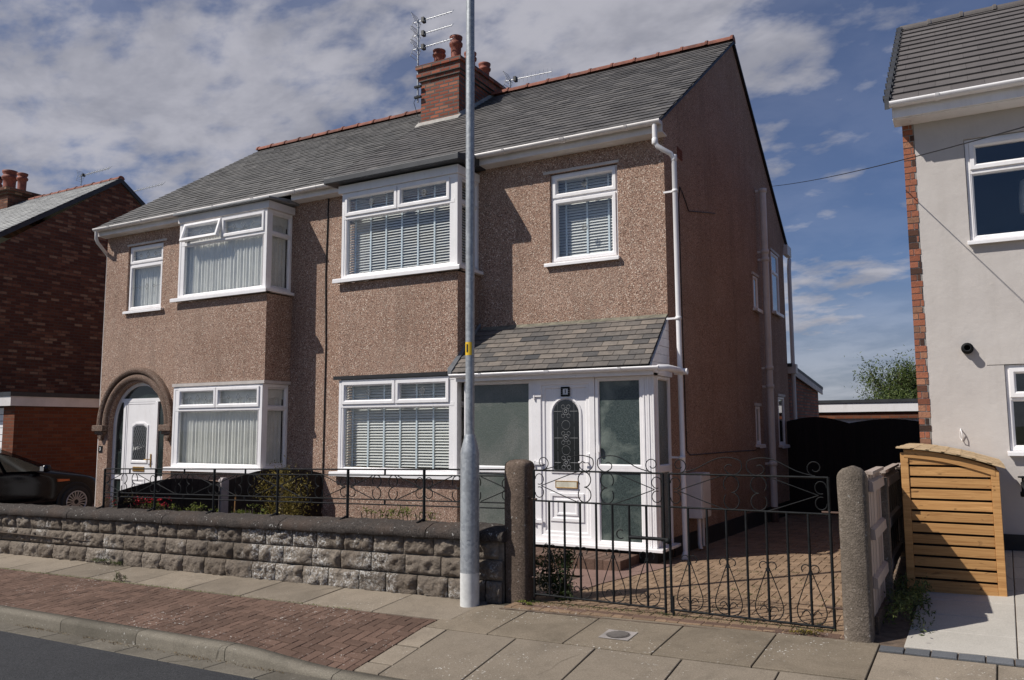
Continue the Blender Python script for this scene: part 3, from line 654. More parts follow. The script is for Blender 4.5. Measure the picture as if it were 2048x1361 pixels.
# ------------------------------------------------------------------ the semi-detached pair
YW, YB, XR = 10.41, 9.82, -3.44
RY, RZ, EY, EZ = 14.46, 8.60, 10.15, 5.668
def semi(left):
    m = left; I = mir(lambda p: p, m); peb = 'pebble2' if m else 'pebble'
    if m: H = thing('semi_detached_house', 'left half of the pebbledash pair, with arched doorway and net-curtained bay windows', 'house', (XP - 3, 13, 0))
    else: H = thing('semi_detached_house', 'right half of the pebbledash pair, with slated porch, white blinds and tall gable end', 'house', (XP + 3, 13, 0))
    # walls
    wl = MB(I); bx0, bx1 = -8.60, -6.38
    holes = [(bx0 + .08, bx1 - .08, .98, 2.30), (bx0 + .08, bx1 - .08, 3.95, 5.30), (-5.17, -4.12, 3.92, 5.26)]
    if m: holes.append((-5.43, -3.72, -.2, 2.52))
    else: holes.append((-6.1, -3.7, .0, 2.25))
    panel(wl, 'y', YW, XP + .001, XR, -.3, 5.54, holes, .11)
    if m:    # arch head over the round doorway
        cx_, r_, sp = -4.575, .835, 1.68
        for k_ in range(16):
            a0, a1 = math.pi * k_ / 16, math.pi * (k_ + 1) / 16; p0 = (cx_ + r_ * math.cos(a0), sp + r_ * math.sin(a0)); p1 = (cx_ + r_ * math.cos(a1), sp + r_ * math.sin(a1))
            wl.face([(p0[0], YW, p0[1]), (p0[0], YW, 2.52), (p1[0], YW, 2.52), (p1[0], YW, p1[1])]); wl.face([(p0[0], YW, p0[1]), (p1[0], YW, p1[1]), (p1[0], YW + .11, p1[1]), (p0[0], YW + .11, p0[1])])
        for sx, e in ((cx_ + r_, -3.72), (cx_ - r_, -5.43)):
            wl.face([(sx, YW, -.2), (e, YW, -.2), (e, YW, 2.52), (sx, YW, 2.52)][:4] if False else [(sx, YW, -.2), (e, YW, -.2), (e, YW, sp), (sx, YW, sp)])
            if abs(sx - e) > .01: wl.face([(sx, YW, sp), (e, YW, sp), (e, YW, 2.52), (sx, YW, 2.52)])
            wl.face([(sx, YW, -.2), (sx, YW + .11, -.2), (sx, YW + .11, sp), (sx, YW, sp)])
    sh = [] if m else [(15.45, 15.8, 3.8, 4.42), (17.15, 17.85, 3.95, 5.2), (15.28, 15.6, 1.27, 1.96), (17.3, 17.9, 1.22, 2.2)]
    panel(wl, 'x', XR, YW, 18.5, -.3, 5.54, sh, -.05)
    wl.face([(XR, YW, 5.54), (XR, 18.5, 5.54), (XR, RY, RZ - .22)]); wl.face([(XR, YW - .0, 5.54), (XR, RY, RZ - .22), (XR, RY, RZ - .03), (XR, EY + .06, 5.62), (XR, YW, 5.54)][:4])
    wl.face([(XR, 18.5, 5.54), (XR, RY, RZ - .22), (XR, RY, RZ - .03), (XR, 18.8, 5.62)])
    wl.face([(XP, 18.5, -.3), (XR, 18.5, -.3), (XR, 18.5, 5.54), (XP, 18.5, 5.54)])
    W_ = wl.build('wall', peb, H, recalc=False)
    # bay aprons (wall of the bay)
    for za_, zb_ in ((-.3, .905), (2.40, 3.855)): b = MB(I); b.box(bx0, bx1, YB + .005, YW - .001, za_, zb_); b.build('bay_wall', peb, H)
    # black plinth along the side wall
    pl = MB(I)
    if not m:
        pl.hexa([(XR, 10.42, -.4), (XR + .018, 10.42, -.4), (XR + .018, 18.5, -.5), (XR, 18.5, -.5), (XR, 10.42, .17), (XR + .018, 10.42, .17), (XR + .018, 18.5, .04), (XR, 18.5, .04)])
        pl.build('plinth', 'black', H)
    rooms(H, bx0 + .05, bx1 - .05, YW + .11, YW + 2.6, .9, 2.38, 'room', m); rooms(H, bx0 + .05, bx1 - .05, YW + .11, YW + 2.6, 3.86, 5.4, 'room', m); rooms(H, -5.3, -4.0, YW + .11, YW + 1.5, 3.7, 5.4, 'room', m)
    # bay windows: front and return
    fill = 'net' if m else 'blind'; ld = 'diamonds' if m else 'single'; wl_mat = 'upvc'
    for (z0, z1, tr_) in ((.935, 2.335, 1.935), (3.93, 5.31, 4.91)):
        mid = -7.475; mb_ = .03
        lights = [(bx0 + .10, mid - mb_ + .02, tr_ + .025, z1 - .035, 'sash'), (mid + mb_ - .02, bx1 - .14, tr_ + .025, z1 - .035, 'sash'), (bx0 + .125, bx1 - .125, z0 + .045, tr_ - .02, 'fixed')]
        if m and z0 > 3: lights[1] = (mid + mb_ - .02, bx1 - .14, tr_ + .025, z1 - .035, 'open')
        mull = [(bx0 + .055, bx1 - .055, tr_ - .025, tr_ + .03), (mid - .022, mid + .022, tr_ + .03, z1 - .055), (bx1 - .14, bx1 - .055, z0 + .055, z1 - .055), (bx0 + .055, bx0 + .11, z0 + .055, z1 - .055)]
        xf = mir(fr(YB), m)
        wo_ = window(H, xf, bx0 + .03, bx1, z0, z1, [(max(l[0], bx0 + .1), l[1], l[2], l[3], l[4]) for l in lights], .055, fill, ld, 'bay_window', (.10, .09, .085, .05), .07, mull)
        if m and z0 > 3:      # the outer top light stands open, hinged at its head
            a, b_, c, d = lights[1][:4]; ang = R(17)
            def xo(p, a=a, d=d): q = Vector((p[0], p[1] * math.cos(ang) + (p[2] - d) * math.sin(ang), d + (p[2] - d) * math.cos(ang) - p[1] * math.sin(ang))); return xf(q)
            os_ = MB(xo); os_.ring(a, b_, c, d, .062, -.03, .03, .02); oo = child(os_.build('open_top_light', 'upvc'), wo_)
            gg = MB(xo); gg.box(a + .06, b_ - .06, .0, .008, c + .06, d - .06); child(gg.build('glass', 'glass'), wo_)
            lb_ = MB(xo); leadbits(lb_, a + .06, b_ - .06, c + .06, d - .06, 'diamonds'); lo_ = child(lb_.build('leadwork', 'lead'), wo_)
        for sx in ((bx1, 1), (bx0 + .03, -1)):
            if sx[1] == 1: xs = mir(lambda p, X=bx1: (X - p[1], YB + p[0], p[2]), m)
            else: xs = mir(lambda p, X=bx0 + .03: (X + p[1], YB + p[0], p[2]), m)
            window(H, xs, .071, YW - YB - .002, z0, z1, [(.12, YW - YB - .05, tr_ + .025, z1 - .055, 'fixed'), (.12, YW - YB - .05, z0 + .055, tr_ - .02, 'fixed')], .05, None, None, 'bay_return_window', None, .07, [(.12, YW - YB - .05, tr_ - .02, tr_ + .025)])
            c_ = MB(xs)
            if fill == 'net':
                nets(c_, .14, YW - YB - .04, z0 + .05, z1 - .05, y=.1); c_.build('return_curtain', 'net', H, recalc=False)
            else:
                t_ = MB(xs); blind(c_, t_, .16, YW - YB - .03, z0 + .05, z1 - .06, y=.13, tapes=2); c_.build('return_blind', 'slat', H); t_.build('return_tape', 'tape', H)
            s_ = MB(xs); s_.box(-.08, YW - YB, -.085, .0, z0 - .05, z0 - .002) if z0 > 3 or sx[1] == -1 or m else s_.box(.02, .03, -.01, 0, z0 - .05, z0 - .002)
            s_.build('bay_sill_return', 'upvc', H, bevel=.003)
    # head board over the lower bay window
    hb_ = MB(I)
    if m: hb_.box(bx0 - .02, bx1 + .02, YB - .02, YW, 2.34, 2.395); hb_.build('bay_head', 'grey_board', H)
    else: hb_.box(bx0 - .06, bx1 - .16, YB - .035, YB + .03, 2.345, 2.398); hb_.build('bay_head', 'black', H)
    bh = MB(I); bh.box(bx0 + .04, bx1 - .01, YB + .03, YW, 2.336, 2.40); bh.build('bay_lintel', 'grey_board', H)
    # bay flat roof
    wf = MB(I); wf.box(bx0 - .03, bx1 + .02, YB - .03, YW, 5.312, 5.44); wf.build('bay_fascia', 'upvc' if not m else 'upvc_old', H, bevel=.004)
    ft = MB(I)
    if not m:
        ft.hexa([(bx0 - .2, 9.63, 5.455), (bx1 + .13, 9.63, 5.455), (bx1 + .13, 10.42, 5.49), (bx0 - .2, 10.42, 5.49), (bx0 - .2, 9.63, 5.55), (bx1 + .13, 9.63, 5.55), (bx1 + .13, 10.42, 5.72), (bx0 - .2, 10.42, 5.72)]); ft.build('bay_roof', 'felt', H, bevel=.01)
    else:
        ft.hexa([(bx0 - .12, 9.70, 5.445), (bx1 + .06, 9.70, 5.442), (bx1 + .06, 10.42, 5.45), (bx0 - .12, 10.42, 5.47), (bx0 - .12, 9.70, 5.475), (bx1 + .06, 9.70, 5.485), (bx1 + .06, 10.42, 5.56), (bx0 - .12, 10.42, 5.56)]); ft.build('bay_roof', 'lead', H, bevel=.008)
    # small bedroom window
    lts = [(-5.135, -4.155, 4.90, 5.225, 'sash'), (-5.13, -4.16, 3.965, 4.86, 'sash')]
    window(H, mir(fr(YW + .045), m), -5.165, -4.125, 3.935, 5.25, lts, .035, fill, ld, 'bedroom_window', (.08, .03, .10, .035), .07, [(-5.13, -4.16, 4.855, 4.905)], tapes=3)
    lt = MB(I); lt.box(-5.27, -4.09, YW - .012, YW + .02, 5.262, 5.30); lt.build('lintel', 'grey_board', H)
    # roof
    rf = MB(I); U = (1, 0, 0); Vv = (0, RY - EY, RZ - EZ); ln = math.hypot(RY - EY, RZ - EZ)
    if m: slates(rf, (XP + .015, EY, EZ), U, Vv, XR + .05 - XP, ln, .25, .178, jit=.007, trange=(.0, 1))
    else: slates(rf, (XP, EY, EZ), U, Vv, XR + .05 - XP, ln, .25, .182, jit=.007, trange=(0, 1))
    rf.face([(XP, RY, RZ), (XR + .05, RY, RZ), (XR + .05, 2 * RY - EY, EZ), (XP, 2 * RY - EY, EZ)])
    rf.build('roof', 'slate_left' if m else 'slate', H, recalc=False)
    vg = MB(I); vg.hexa([(XR + .001, EY + .02, EZ - .04), (XR + .045, EY + .02, EZ - .04), (XR + .045, RY, RZ - .05), (XR + .001, RY, RZ - .05), (XR + .001, EY + .02, EZ - .003), (XR + .045, EY + .02, EZ - .003), (XR + .045, RY, RZ - .006), (XR + .001, RY, RZ - .006)])
    vg.hexa([(XR + .001, RY, RZ - .06), (XR + .05, RY, RZ - .06), (XR + .05, 18.84, EZ - .05), (XR + .001, 18.84, EZ - .05), (XR + .001, RY, RZ - .004), (XR + .05, RY, RZ - .004), (XR + .05, 18.84, EZ - .003), (XR + .001, 18.84, EZ - .003)])
    vg.build('verge', 'black' if not m else 'lead', H)
    rg = MB(I); ridge(rg, XP if m else -8.55, XR + .05, RY, RZ + .075); rg.build('ridge_tiles', 'terracotta', H)
    # eaves
    spans = [(bx1 + (.05 if m else .12), XR + .05), (XP, bx0 - (.11 if m else .2))]
    for a, b_ in spans: fa = MB(I); fa.prism([(10.215, 5.66), (10.215, 5.515), (YW, 5.505), (YW, 5.525), (10.24, 5.535), (10.24, 5.66)], a, b_, lambda u, v, w_: (w_, u, v)); fa.build('fascia', 'upvc_old', H, bevel=.004)
    for a, b_ in ([(XP, XR + .06)] if m else spans): gu = MB(I); gutter(gu, a, b_, 10.145, 5.655); gu.build('gutter', 'upvc_old', H)
    dp = MB(I)
    if not m:
        dp.tube([(-3.47, 10.145, 5.61), (-3.47, 10.145, 5.36), (-3.44, 10.155, 5.30), (-3.29, 10.25, 5.20), (-3.26, 10.29, 5.14), (-3.26, 10.30, 2.9), (-3.26, 10.34, -.03)], .034, 12)
        for z in (4.7, 3.0, 1.2): dp.lathe(-3.26, 10.295, [(.036, z - .02), (.042, z - .018), (.042, z + .018), (.036, z + .02)], 12); dp.box(-3.42, -3.26, 10.29, 10.31, z - .012, z + .012)
        for z in (5.37, 5.15): dp.lathe(-3.47 if z > 5.3 else -3.26, 10.145 if z > 5.3 else 10.29, [(.037, z - .04), (.041, z - .035), (.041, z + .035), (.037, z + .04)], 12)
        dp.tube([(-3.26, 10.34, -.0), (-3.26, 10.30, -.04), (-3.24, 10.22, -.06)], .04, 12)
    else:
        dp.tube([(-3.44, 10.145, 5.61), (-3.44, 10.15, 5.45), (-3.42, 10.2, 5.38), (-3.37, 10.42, 5.22), (-3.35, 10.5, 5.15), (-3.35, 10.5, 0)], .034, 12)
    dp.build('downpipe', 'upvc' if not m else 'upvc_old', H)
    return H
HR = semi(False); HL = semi(True)

# chimney on the right-hand half, straddling the ridge
ch = MB(); ch.box(-9.44, -8.52, 13.15, 14.85, 7.6, 8.62)
for k_, (z0, z1, o) in enumerate(((8.62, 8.70, .035), (8.70, 8.78, .07), (8.785, 8.87, .04), (8.87, 8.95, .085))): ch.box(-9.44 - o, -8.52 + o, 13.15 - o, 14.85 + o, z0, z1)
CH = ch.build('chimney', 'brick_chim', HR)
fl_ = MB(); fl_.hexa([(-9.40, 13.2, 8.95), (-8.56, 13.2, 8.95), (-8.56, 14.8, 8.95), (-9.40, 14.8, 8.95), (-9.25, 13.35, 9.03), (-8.7, 13.35, 9.03), (-8.7, 14.65, 9.03), (-9.25, 14.65, 9.03)])
child(fl_.build('flaunching', 'mortar'), CH)
ff_ = MB(); za = EZ + (13.15 - EY) * (RZ - EZ) / (RY - EY)
ff_.hexa([(-9.5, 13.02, za - .10), (-8.46, 13.02, za - .10), (-8.46, 13.16, za - .02), (-9.5, 13.16, za - .02), (-9.5, 13.03, za - .05), (-8.46, 13.03, za - .05), (-8.46, 13.14, za + .06), (-9.5, 13.14, za + .06)])
for xx in (-8.515, -9.5): ff_.hexa([(xx, 13.14, za - .05), (xx + .06, 13.14, za - .05), (xx + .06, RY, RZ - .05), (xx, RY, RZ - .05), (xx, 13.14, za + .10), (xx + .03, 13.14, za + .05), (xx + .03, RY, RZ + .03), (xx, RY, RZ + .08)])
child(ff_.build('flashing', 'mortar'), CH)
pot = [(.10, 0), (.105, .22), (.108, .3), (.135, .32), (.14, .36), (.12, .38), (.105, .40), (.13, .43), (.135, .47), (.10, .48), (.085, .47), (.08, .3)]
for (px_, py_, sc) in ((-9.2, 13.45, .82), (-8.82, 13.5, 1.3), (-8.82, 14.05, 1.05), (-8.8, 14.6, 1.0), (-9.2, 14.5, .9)):
    p = MB(); p.lathe(px_, py_, [(r, z * sc) for r, z in pot], 20, z0=8.98); child(p.build('chimney_pot', 'pot'), CH)

# party line cable, side wall fittings
def add(name, mat, parent, fn, xf=None, **k):
    mb = MB(xf); fn(mb); return mb.build(name, mat, parent, **k)
add('party_line_cable', 'ink', HL, lambda b: b.tube([(XP + .01, YW - .012, 5.5), (XP - .02, YW - .014, 4.2), (XP + .015, YW - .012, 3.0), (XP, YW - .014, .3)], .011, 6))
X1 = XR
def svp(b):
    b.tube([(-3.30, 15.95, -.1), (-3.30, 15.95, 6.2)], .062, 14)
    for z in (6.16, 4.95, 4.8, 2.7, 2.35, .9): b.lathe(-3.30, 15.95, [(.064, z - .04), (.078, z - .035), (.078, z + .035), (.064, z + .04)], 14); b.box(-3.44, -3.3, 15.93, 15.97, z - .02, z + .02)
add('soil_pipe', 'grey_box', HR, svp)
add('soil_pipe_base', 'rust', HR, lambda b: b.lathe(-3.30, 15.95, [(.066, -.2), (.066, .1), (.07, .1), (.07, -.2)], 14))
add('rear_downpipe', 'grey_box', HR, lambda b: (b.tube([(-3.40, 19.0, 5.35), (-3.36, 18.75, 5.2), (-3.36, 18.7, 5.1), (-3.36, 18.7, 0)], .045, 12), b.box(-3.5, -3.28, 18.58, 18.8, 2.75, 2.95), b.box(-3.46, -3.36, 18.6, 19.05, 5.4, 5.62)))
for (a, b_, c, d, tr_) in ((15.45, 15.8, 3.8, 4.42, None), (17.15, 17.85, 3.95, 5.2, 4.8), (15.28, 15.6, 1.27, 1.96, None), (17.3, 17.9, 1.22, 2.2, None)):
    lts = [(a + .04, b_ - .04, c + .04, (tr_ or d) - .03, 'fixed')] + ([(a + .04, b_ - .04, tr_ + .02, d - .04, 'fixed')] if tr_ else [])
    window(HR, lambda p: (XR + .012 - p[1], p[0], p[2]), a, b_, c, d, lts, .045, None, None, 'side_window', (.06, .06, .07, .05), .05, [(a + .04, b_ - .04, tr_ - .03, tr_ + .02)] if tr_ else [], glassmat='glass_dark')
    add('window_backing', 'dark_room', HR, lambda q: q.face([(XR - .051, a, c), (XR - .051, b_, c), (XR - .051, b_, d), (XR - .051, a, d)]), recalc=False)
    add('window_head', 'grey_board', HR, lambda q: q.box(XR, XR + .03, a - .08, b_ + .08, d + .01, d + .06))
def airb(b):
    b.box(XR - .01, XR + .006, 11.0, 11.23, 5.40, 5.56)
    for i in range(4): b.box(XR + .006, XR + .014, 11.01, 11.22, 5.415 + i * .037, 5.432 + i * .037)
add('air_brick', 'terracotta', HR, airb)
add('wall_cable', 'ink', HR, lambda b: (b.tube([(XR + .012, 12.9, 5.02), (XR + .012, 11.45, 4.72), (XR + .013, 11.2, 4.9), (XR + .012, 11.05, 4.98), (XR + .012, 10.98, 4.75), (XR + .012, 11.0, 3.2), (XR + .013, 11.04, 1.26), (XR + .012, 11.2, 1.2), (XR + .012, 13.2, 1.19), (XR + .012, 15.2, 1.17)], .007, 5)))
mbx = MB(); mbx.box(XR + .001, -3.22, 10.98, 11.42, .36, .96); MBX = tag(mbx.build('meter_box', 'grey_box', bevel=.012), 'pale grey meter box with two pipes, low on the shaded side wall', 'meter box')
add('meter_pipe', 'upvc_old', MBX, lambda b: (b.tube([(-3.30, 11.10, .36), (-3.30, 11.10, .02), (-3.28, 11.08, -.05)], .028, 10)))
add('meter_pipe', 'upvc_old', MBX, lambda b: b.tube([(-3.30, 11.28, .36), (-3.30, 11.28, -.03)], .022, 10))
add('meter_door', 'upvc_old', MBX, lambda b: b.box(-3.219, -3.212, 11.01, 11.39, .39, .93), bevel=.003)

# ------------------------------------------------------------------ porch (part of the right-hand house)
PX0, PX1, PY = -6.24, -3.432, 9.79
pf = MB(fr(PY))
Z0, Z1 = .11, 2.235
# posts, rails
pf.box(PX0, PX0 + .09, .0, .07, Z0, Z1)
pf.ring(PX0 + .09, -5.17, .93 + .09, Z1 - .0, .05, .004, .06, .015); pf.ring(PX0 + .09, -5.17, Z0, 1.02, .05, .004, .06, .015)
pf.box(-5.17, -5.1, -.004, .07, Z0, Z1)
pf.ring(-4.24, -3.586, 1.065, Z1, .055, .004, .06, .015); pf.ring(-4.24, -3.586, Z0, 1.065, .055, .004, .06, .015)
for i in range(5): pf.box(-3.586 + i * .031, -3.586 + i * .031 + .022, -.012 if i % 2 == 0 else -.004, .14, Z0, Z1)
pf.box(-3.585, -3.435, .0, .06, Z0 + .001, Z1 - .001)
PO = pf.build('porch', 'upvc', HR)
ps = MB(lambda p: (PX1 - p[1], PY + p[0], p[2])); D = YW - PY
ps.ring(.10, D - .002, 1.065, Z1, .05, 0, .06, .015); ps.ring(.10, D - .002, Z0, 1.065, .05, 0, .06, .015)
child(ps.build('side_frame', 'upvc'), PO)
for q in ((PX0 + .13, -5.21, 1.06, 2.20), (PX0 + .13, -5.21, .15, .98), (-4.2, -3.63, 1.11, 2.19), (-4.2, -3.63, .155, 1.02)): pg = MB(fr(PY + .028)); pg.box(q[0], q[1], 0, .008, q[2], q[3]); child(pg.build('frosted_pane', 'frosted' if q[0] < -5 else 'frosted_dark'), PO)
for q in ((1.11, 2.19), (.155, 1.02)): pg = MB(lambda p: (PX1 - .03 - p[1], PY + p[0], p[2])); pg.box(.14, D - .05, 0, .008, *q); child(pg.build('frosted_pane', 'frosted'), PO)
sl_ = MB(); sl_.box(PX0 - .02, PX1 + .095, 9.685, YW - .002, .072, .108); child(sl_.build('porch_sill', 'upvc', bevel=.004), PO)
pb = MB(); pb.box(PX0 + .02, PX1 - .01, 9.80, YW - .002, -.25, .071); child(pb.build('porch_base', 'black'), PO)
pr = MB(); o0 = (-6.335, 9.62, 2.355); vv = (0, YW - 9.62, 3.09 - 2.355); ln = math.hypot(vv[1], vv[2])
slates(pr, o0, (1, 0, 0), vv, -3.44 + 6.335, ln * .94, .215, .105, th=.008, jit=.004, gap=.003)
child(pr.build('porch_slates', 'slate_porch', recalc=False), PO)
add('porch_flashing', plain('lichened_mortar', (.17, .155, .115), .9, var=.5, scale=10, bs=.5), None, lambda b: b.hexa([(-6.3, YW - .085, 3.005), (-3.44, YW - .085, 3.005), (-3.44, YW, 3.04), (-6.3, YW, 3.04), (-6.3, YW - .08, 3.035), (-3.44, YW - .08, 3.035), (-3.44, YW - .002, 3.085), (-6.3, YW - .002, 3.085)]))
child(bpy.data.objects['porch_flashing'], PO)
def clad(b):
    for i in range(7):
        z0, z1 = 2.30 + i * .11, 2.30 + (i + 1) * .11 - .004; y0 = 9.66 + (z0 - 2.355) / .735 * .79 + .03
        y1 = 9.66 + (z1 - 2.355) / .735 * .79 + .03; b.prism([(max(y0, 9.68), z0), (YW, z0), (YW, min(z1, 3.05)), (min(max(y1, 9.68), YW), min(z1, 3.05))], -3.46, -3.435 + .002 * (i % 2), lambda u, v, w_: (w_, u, v))
child(add('porch_cladding', 'upvc', None, clad), PO)
child(add('porch_fascia', 'upvc', None, lambda b: (b.box(-6.3, -3.40, 9.665, 9.69, 2.235, 2.345), b.box(-6.3, -3.40, 9.69, PY + .05, 2.236, 2.262), b.box(-3.425, -3.40, 9.69, YW - .002, 2.236, 2.30))), PO)
def pgut(b): gutter(b, -6.36, -3.06, 9.61, 2.335, .05); b.box(-3.14, -3.07, 9.6, 10.32, 2.30, 2.36)
child(add('porch_gutter', 'upvc', None, lambda b: gutter(b, -6.36, -3.30, 9.61, 2.335, .05)), PO)
def pg2(b):
    b.tube([(-3.32, 9.61, 2.31), (-3.22, 9.68, 2.31), (-3.20, 10.0, 2.30), (-3.24, 10.3, 2.30)], .042, 12)
    b.tube([(-3.33, 10.3, 2.30), (-3.16, 10.3, 2.30)], .042, 12)
child(add('porch_outlet', 'upvc', None, pg2), PO)
child(add('porch_cheek', 'lead', None, lambda b: b.hexa([(-6.40, 9.60, 2.33), (-6.34, 9.60, 2.33), (-6.34, YW, 3.06), (-6.36, YW, 3.06), (-6.40, 9.60, 2.42), (-6.34, 9.60, 2.38), (-6.34, YW, 3.13), (-6.36, YW, 3.15)])), PO)
# front door in the porch
def arched(mb, cx_, w_, z0, zs, ro, ri, y0, y1, seg=12):
    """arched ring: outer half width ro, inner ri; flat bottom at z0, springing zs"""
    O_ = [(cx_ + ro, z0 - (ro - ri)), ] + [(cx_ + ro * math.cos(math.pi * k / seg), zs + ro * math.sin(math.pi * k / seg)) for k in range(seg + 1)] + [(cx_ - ro, z0 - (ro - ri))]
    I_ = [(cx_ + ri, z0)] + [(cx_ + ri * math.cos(math.pi * k / seg), zs + ri * math.sin(math.pi * k / seg)) for k in range(seg + 1)] + [(cx_ - ri, z0)]
    md = [((a[0] + b[0]) / 2, (a[1] + b[1]) / 2) for a, b in zip(O_, I_)]
    rows = [[(p[0], y1, p[1]) for p in O_], [(p[0] , y0 + .004, p[1]) for p in O_], [(p[0], y0, p[1]) for p in md], [(p[0], y1, p[1]) for p in I_]]
    mb.grid(rows, .5, False, True)
    return I_
dr = MB(fr(PY)); dr.ring(-5.1, -4.245, Z0, Z1, .085, -.006, .07, .012)
DR = dr.build('front_door', 'upvc', HR)
dl = MB(fr(PY + .012)); dl.ring(-5.02, -4.325, Z0 + .08, Z1 - .08, .055, 0, .04, .012); dl.box(-4.97, -4.375, .014, .045, Z0 + .13, Z1 - .13)
dcx = -4.665; arched(dl, dcx, 0, 1.035, 1.77, .225, .185, -.004, .014)
for z in ((.37, .735),): dl.ring(-4.91, -4.42, z[0], z[1], .05, -.002, .014, .012); dl.ring(-4.82, -4.51, z[0] + .08, z[1] - .08, .035, .002, .014, .012)
child(dl.build('door_leaf', 'upvc'), DR)
dg = MB(fr(PY + .018)); pts = [(dcx + .183, 1.037)] + [(dcx + .183 * math.cos(math.pi * k / 14), 1.77 + .183 * math.sin(math.pi * k / 14)) for k in range(15)] + [(dcx - .183, 1.037)]
dg.prism(pts, 0, .006, lambda u, v, w_: (u, w_, v)); child(dg.build('door_glass', plain('black_door_glass', (.008, .009, .011), .12, var=.1, spec=.7)), DR)
dd = MB(fr(PY + .012))
def circ(mb, cx_, cz_, r, rr=.003, n=16, y=.004, a0=0, a1=6.2832): mb.tube([(cx_ + r * math.cos(a0 + (a1 - a0) * k / n), y, cz_ + r * math.sin(a0 + (a1 - a0) * k / n)) for k in range(n + 1)], rr, 4)
for zc in (1.80, 1.45, 1.13):
    circ(dd, dcx, zc, .045); circ(dd, dcx, zc, .02, .006)
    for d in (-1, 1): circ(dd, dcx + d * .04, zc + .06, .025); circ(dd, dcx + d * .04, zc - .06, .025); dd.tube([(dcx + d * .06, .004, zc), (dcx + d * .17, .004, zc)], .004, 4); dd.tube([(dcx + d * .12, .004, zc + .15), (dcx + d * .12, .004, zc - .15)], .002, 4)
for zc in (1.62, 1.29): circ(dd, dcx, zc, .06, .0025)
child(dd.build('door_leadwork', 'lead'), DR)
lbx = MB(fr(PY)); lbx.ring(-4.825, -4.505, .80, .895, .012, .004, .02, .004); child(lbx.build('letterbox_surround', 'brass'), DR)
lbx = MB(fr(PY)); lbx.box(-4.812, -4.518, .008, .024, .812, .883); child(lbx.build('letterbox', plain('cream_plate', (.62, .58, .46), .4)), DR)
hn = MB(fr(PY)); hn.box(-4.36, -4.325, -.012, .012, 1.0, 1.25); hn.tube([(-4.342, -.012, 1.14), (-4.342, -.05, 1.14), (-4.36, -.055, 1.14), (-4.46, -.05, 1.14)], .010, 8); child(hn.build('door_handle', 'upvc', bevel=.003), DR)
for z in (2.02, 1.12, .36): add('hinge', 'upvc', None, lambda b: (b.box(-5.13, -5.01, -.028, -.006, z - .02, z + .02), b.tube([(-5.115, -.02, z - .06), (-5.115, -.02, z + .03)], .013, 8)), xf=fr(PY)); child(bpy.data.objects[[o.name for o in bpy.data.objects if o.name.startswith('hinge')][-1]], DR)
nb = MB(fr(PY + .012)); nb.box(dcx - .038, dcx + .038, -.002, .012, 2.02, 2.10); 
np_ = child(nb.build('number_plate', plain('white_tile', (.7, .7, .7), .4)), DR)
nf = MB(fr(PY + .012))
for q in range(18): a = 6.2832 * q / 18; rr = .062 + (.006 if q % 2 else 0); nf.lathe(0, 0, [(0, 0), (0, 0)], 3) if False else nf.box(dcx + clampf(rr * math.cos(a) * 1.2, -.052, .052) - .012, dcx + clampf(rr * math.cos(a) * 1.2, -.052, .052) + .012, -.008 - .0002 * q, .0, 2.06 + clampf(rr * math.sin(a) * 1.2, -.052, .052) - .012, 2.06 + clampf(rr * math.sin(a) * 1.2, -.052, .052) + .012)
child(nf.build('number_surround', 'iron'), DR)
def text(body, size, xf_mat, mat, name, parent, ext=.002, bold=True):
    cu = bpy.data.curves.new(name, 'FONT'); cu.body = body; cu.size = size; cu.extrude = ext; cu.align_x = 'CENTER'; cu.align_y = 'CENTER'; cu.resolution_u = 3
    if bold: cu.offset = size * .02
    to = bpy.data.objects.new(name, cu); COL.objects.link(to); dg_ = bpy.context.evaluated_depsgraph_get(); me = bpy.data.meshes.new_from_object(to.evaluated_get(dg_))
    bpy.data.objects.remove(to); me.transform(xf_mat); me.materials.clear(); me.materials.append(MT[mat]); o = bpy.data.objects.new(name, me); COL.objects.link(o)
    return child(o, parent)
facing = Matrix.Rotation(R(90), 4, 'X')
text('1', .07, Matrix.Translation((dcx, PY + .008, 2.06)) @ facing, 'ink', 'door_number', DR)
add('vent_stay', 'upvc', PO, lambda b: b.box(-4.21, -4.175, -.03, .0, 1.27, 1.36), xf=fr(PY))

# ------------------------------------------------------------------ left doorway
def am(mb, cx_, sp, ro, ri, y0, y1, seg=28):
    rows = []
    for k in range(seg + 1):
        a = math.pi * k / seg; c, s_ = math.cos(a), math.sin(a)
        rows.append([(cx_ + r * c, y, sp + r * s_) for r, y in ((ri, y1), (ri + .01, y0), ((ri + ro) / 2, y0 - .022), (ro - .01, y0), (ro, y1))])
    mb.grid(rows, .5, True)
DCX = 2 * XP + 4.575      # centre of the arch
ar = MB(); am(ar, DCX, 1.68, 1.13, 1.0, YW - .07, YW + .01); am(ar, DCX, 1.68, .995, .86, YW - .045, YW + .01)
for d in (-1, 1):
    xc = DCX + d * (1.01 if d < 0 else .99); ar.box(xc - .17, xc + .17, YW - .13, YW + .01, 1.56, 1.68); ar.box(xc - .13, xc + .13, YW - .09, YW + .01, 1.50, 1.56)
    ar.prism([(xc - .08, 1.5), (xc + .08, 1.5), (xc + .03, 1.38), (xc - .03, 1.38)], YW - .07, YW + .01, lambda u, v, w_: (u, w_, v))
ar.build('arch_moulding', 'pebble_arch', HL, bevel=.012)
ld_ = MB(); yd = YW + .11; r_ = .835; x0, x1 = DCX - r_, DCX + r_
rows = [[(DCX + rr * math.cos(math.pi * k / 24), y, 1.68 + rr * math.sin(math.pi * k / 24)) for k in range(25)] for rr, y in ((r_, yd + .05), (r_, yd), (r_ - .06, yd), (r_ - .07, yd + .05))]
ld_.grid(rows, .5, False); [ld_.box(a, b, yd, yd + .05, -.1, 1.68) for a, b in ((x0, x0 + .06), (x1 - .06, x1))]
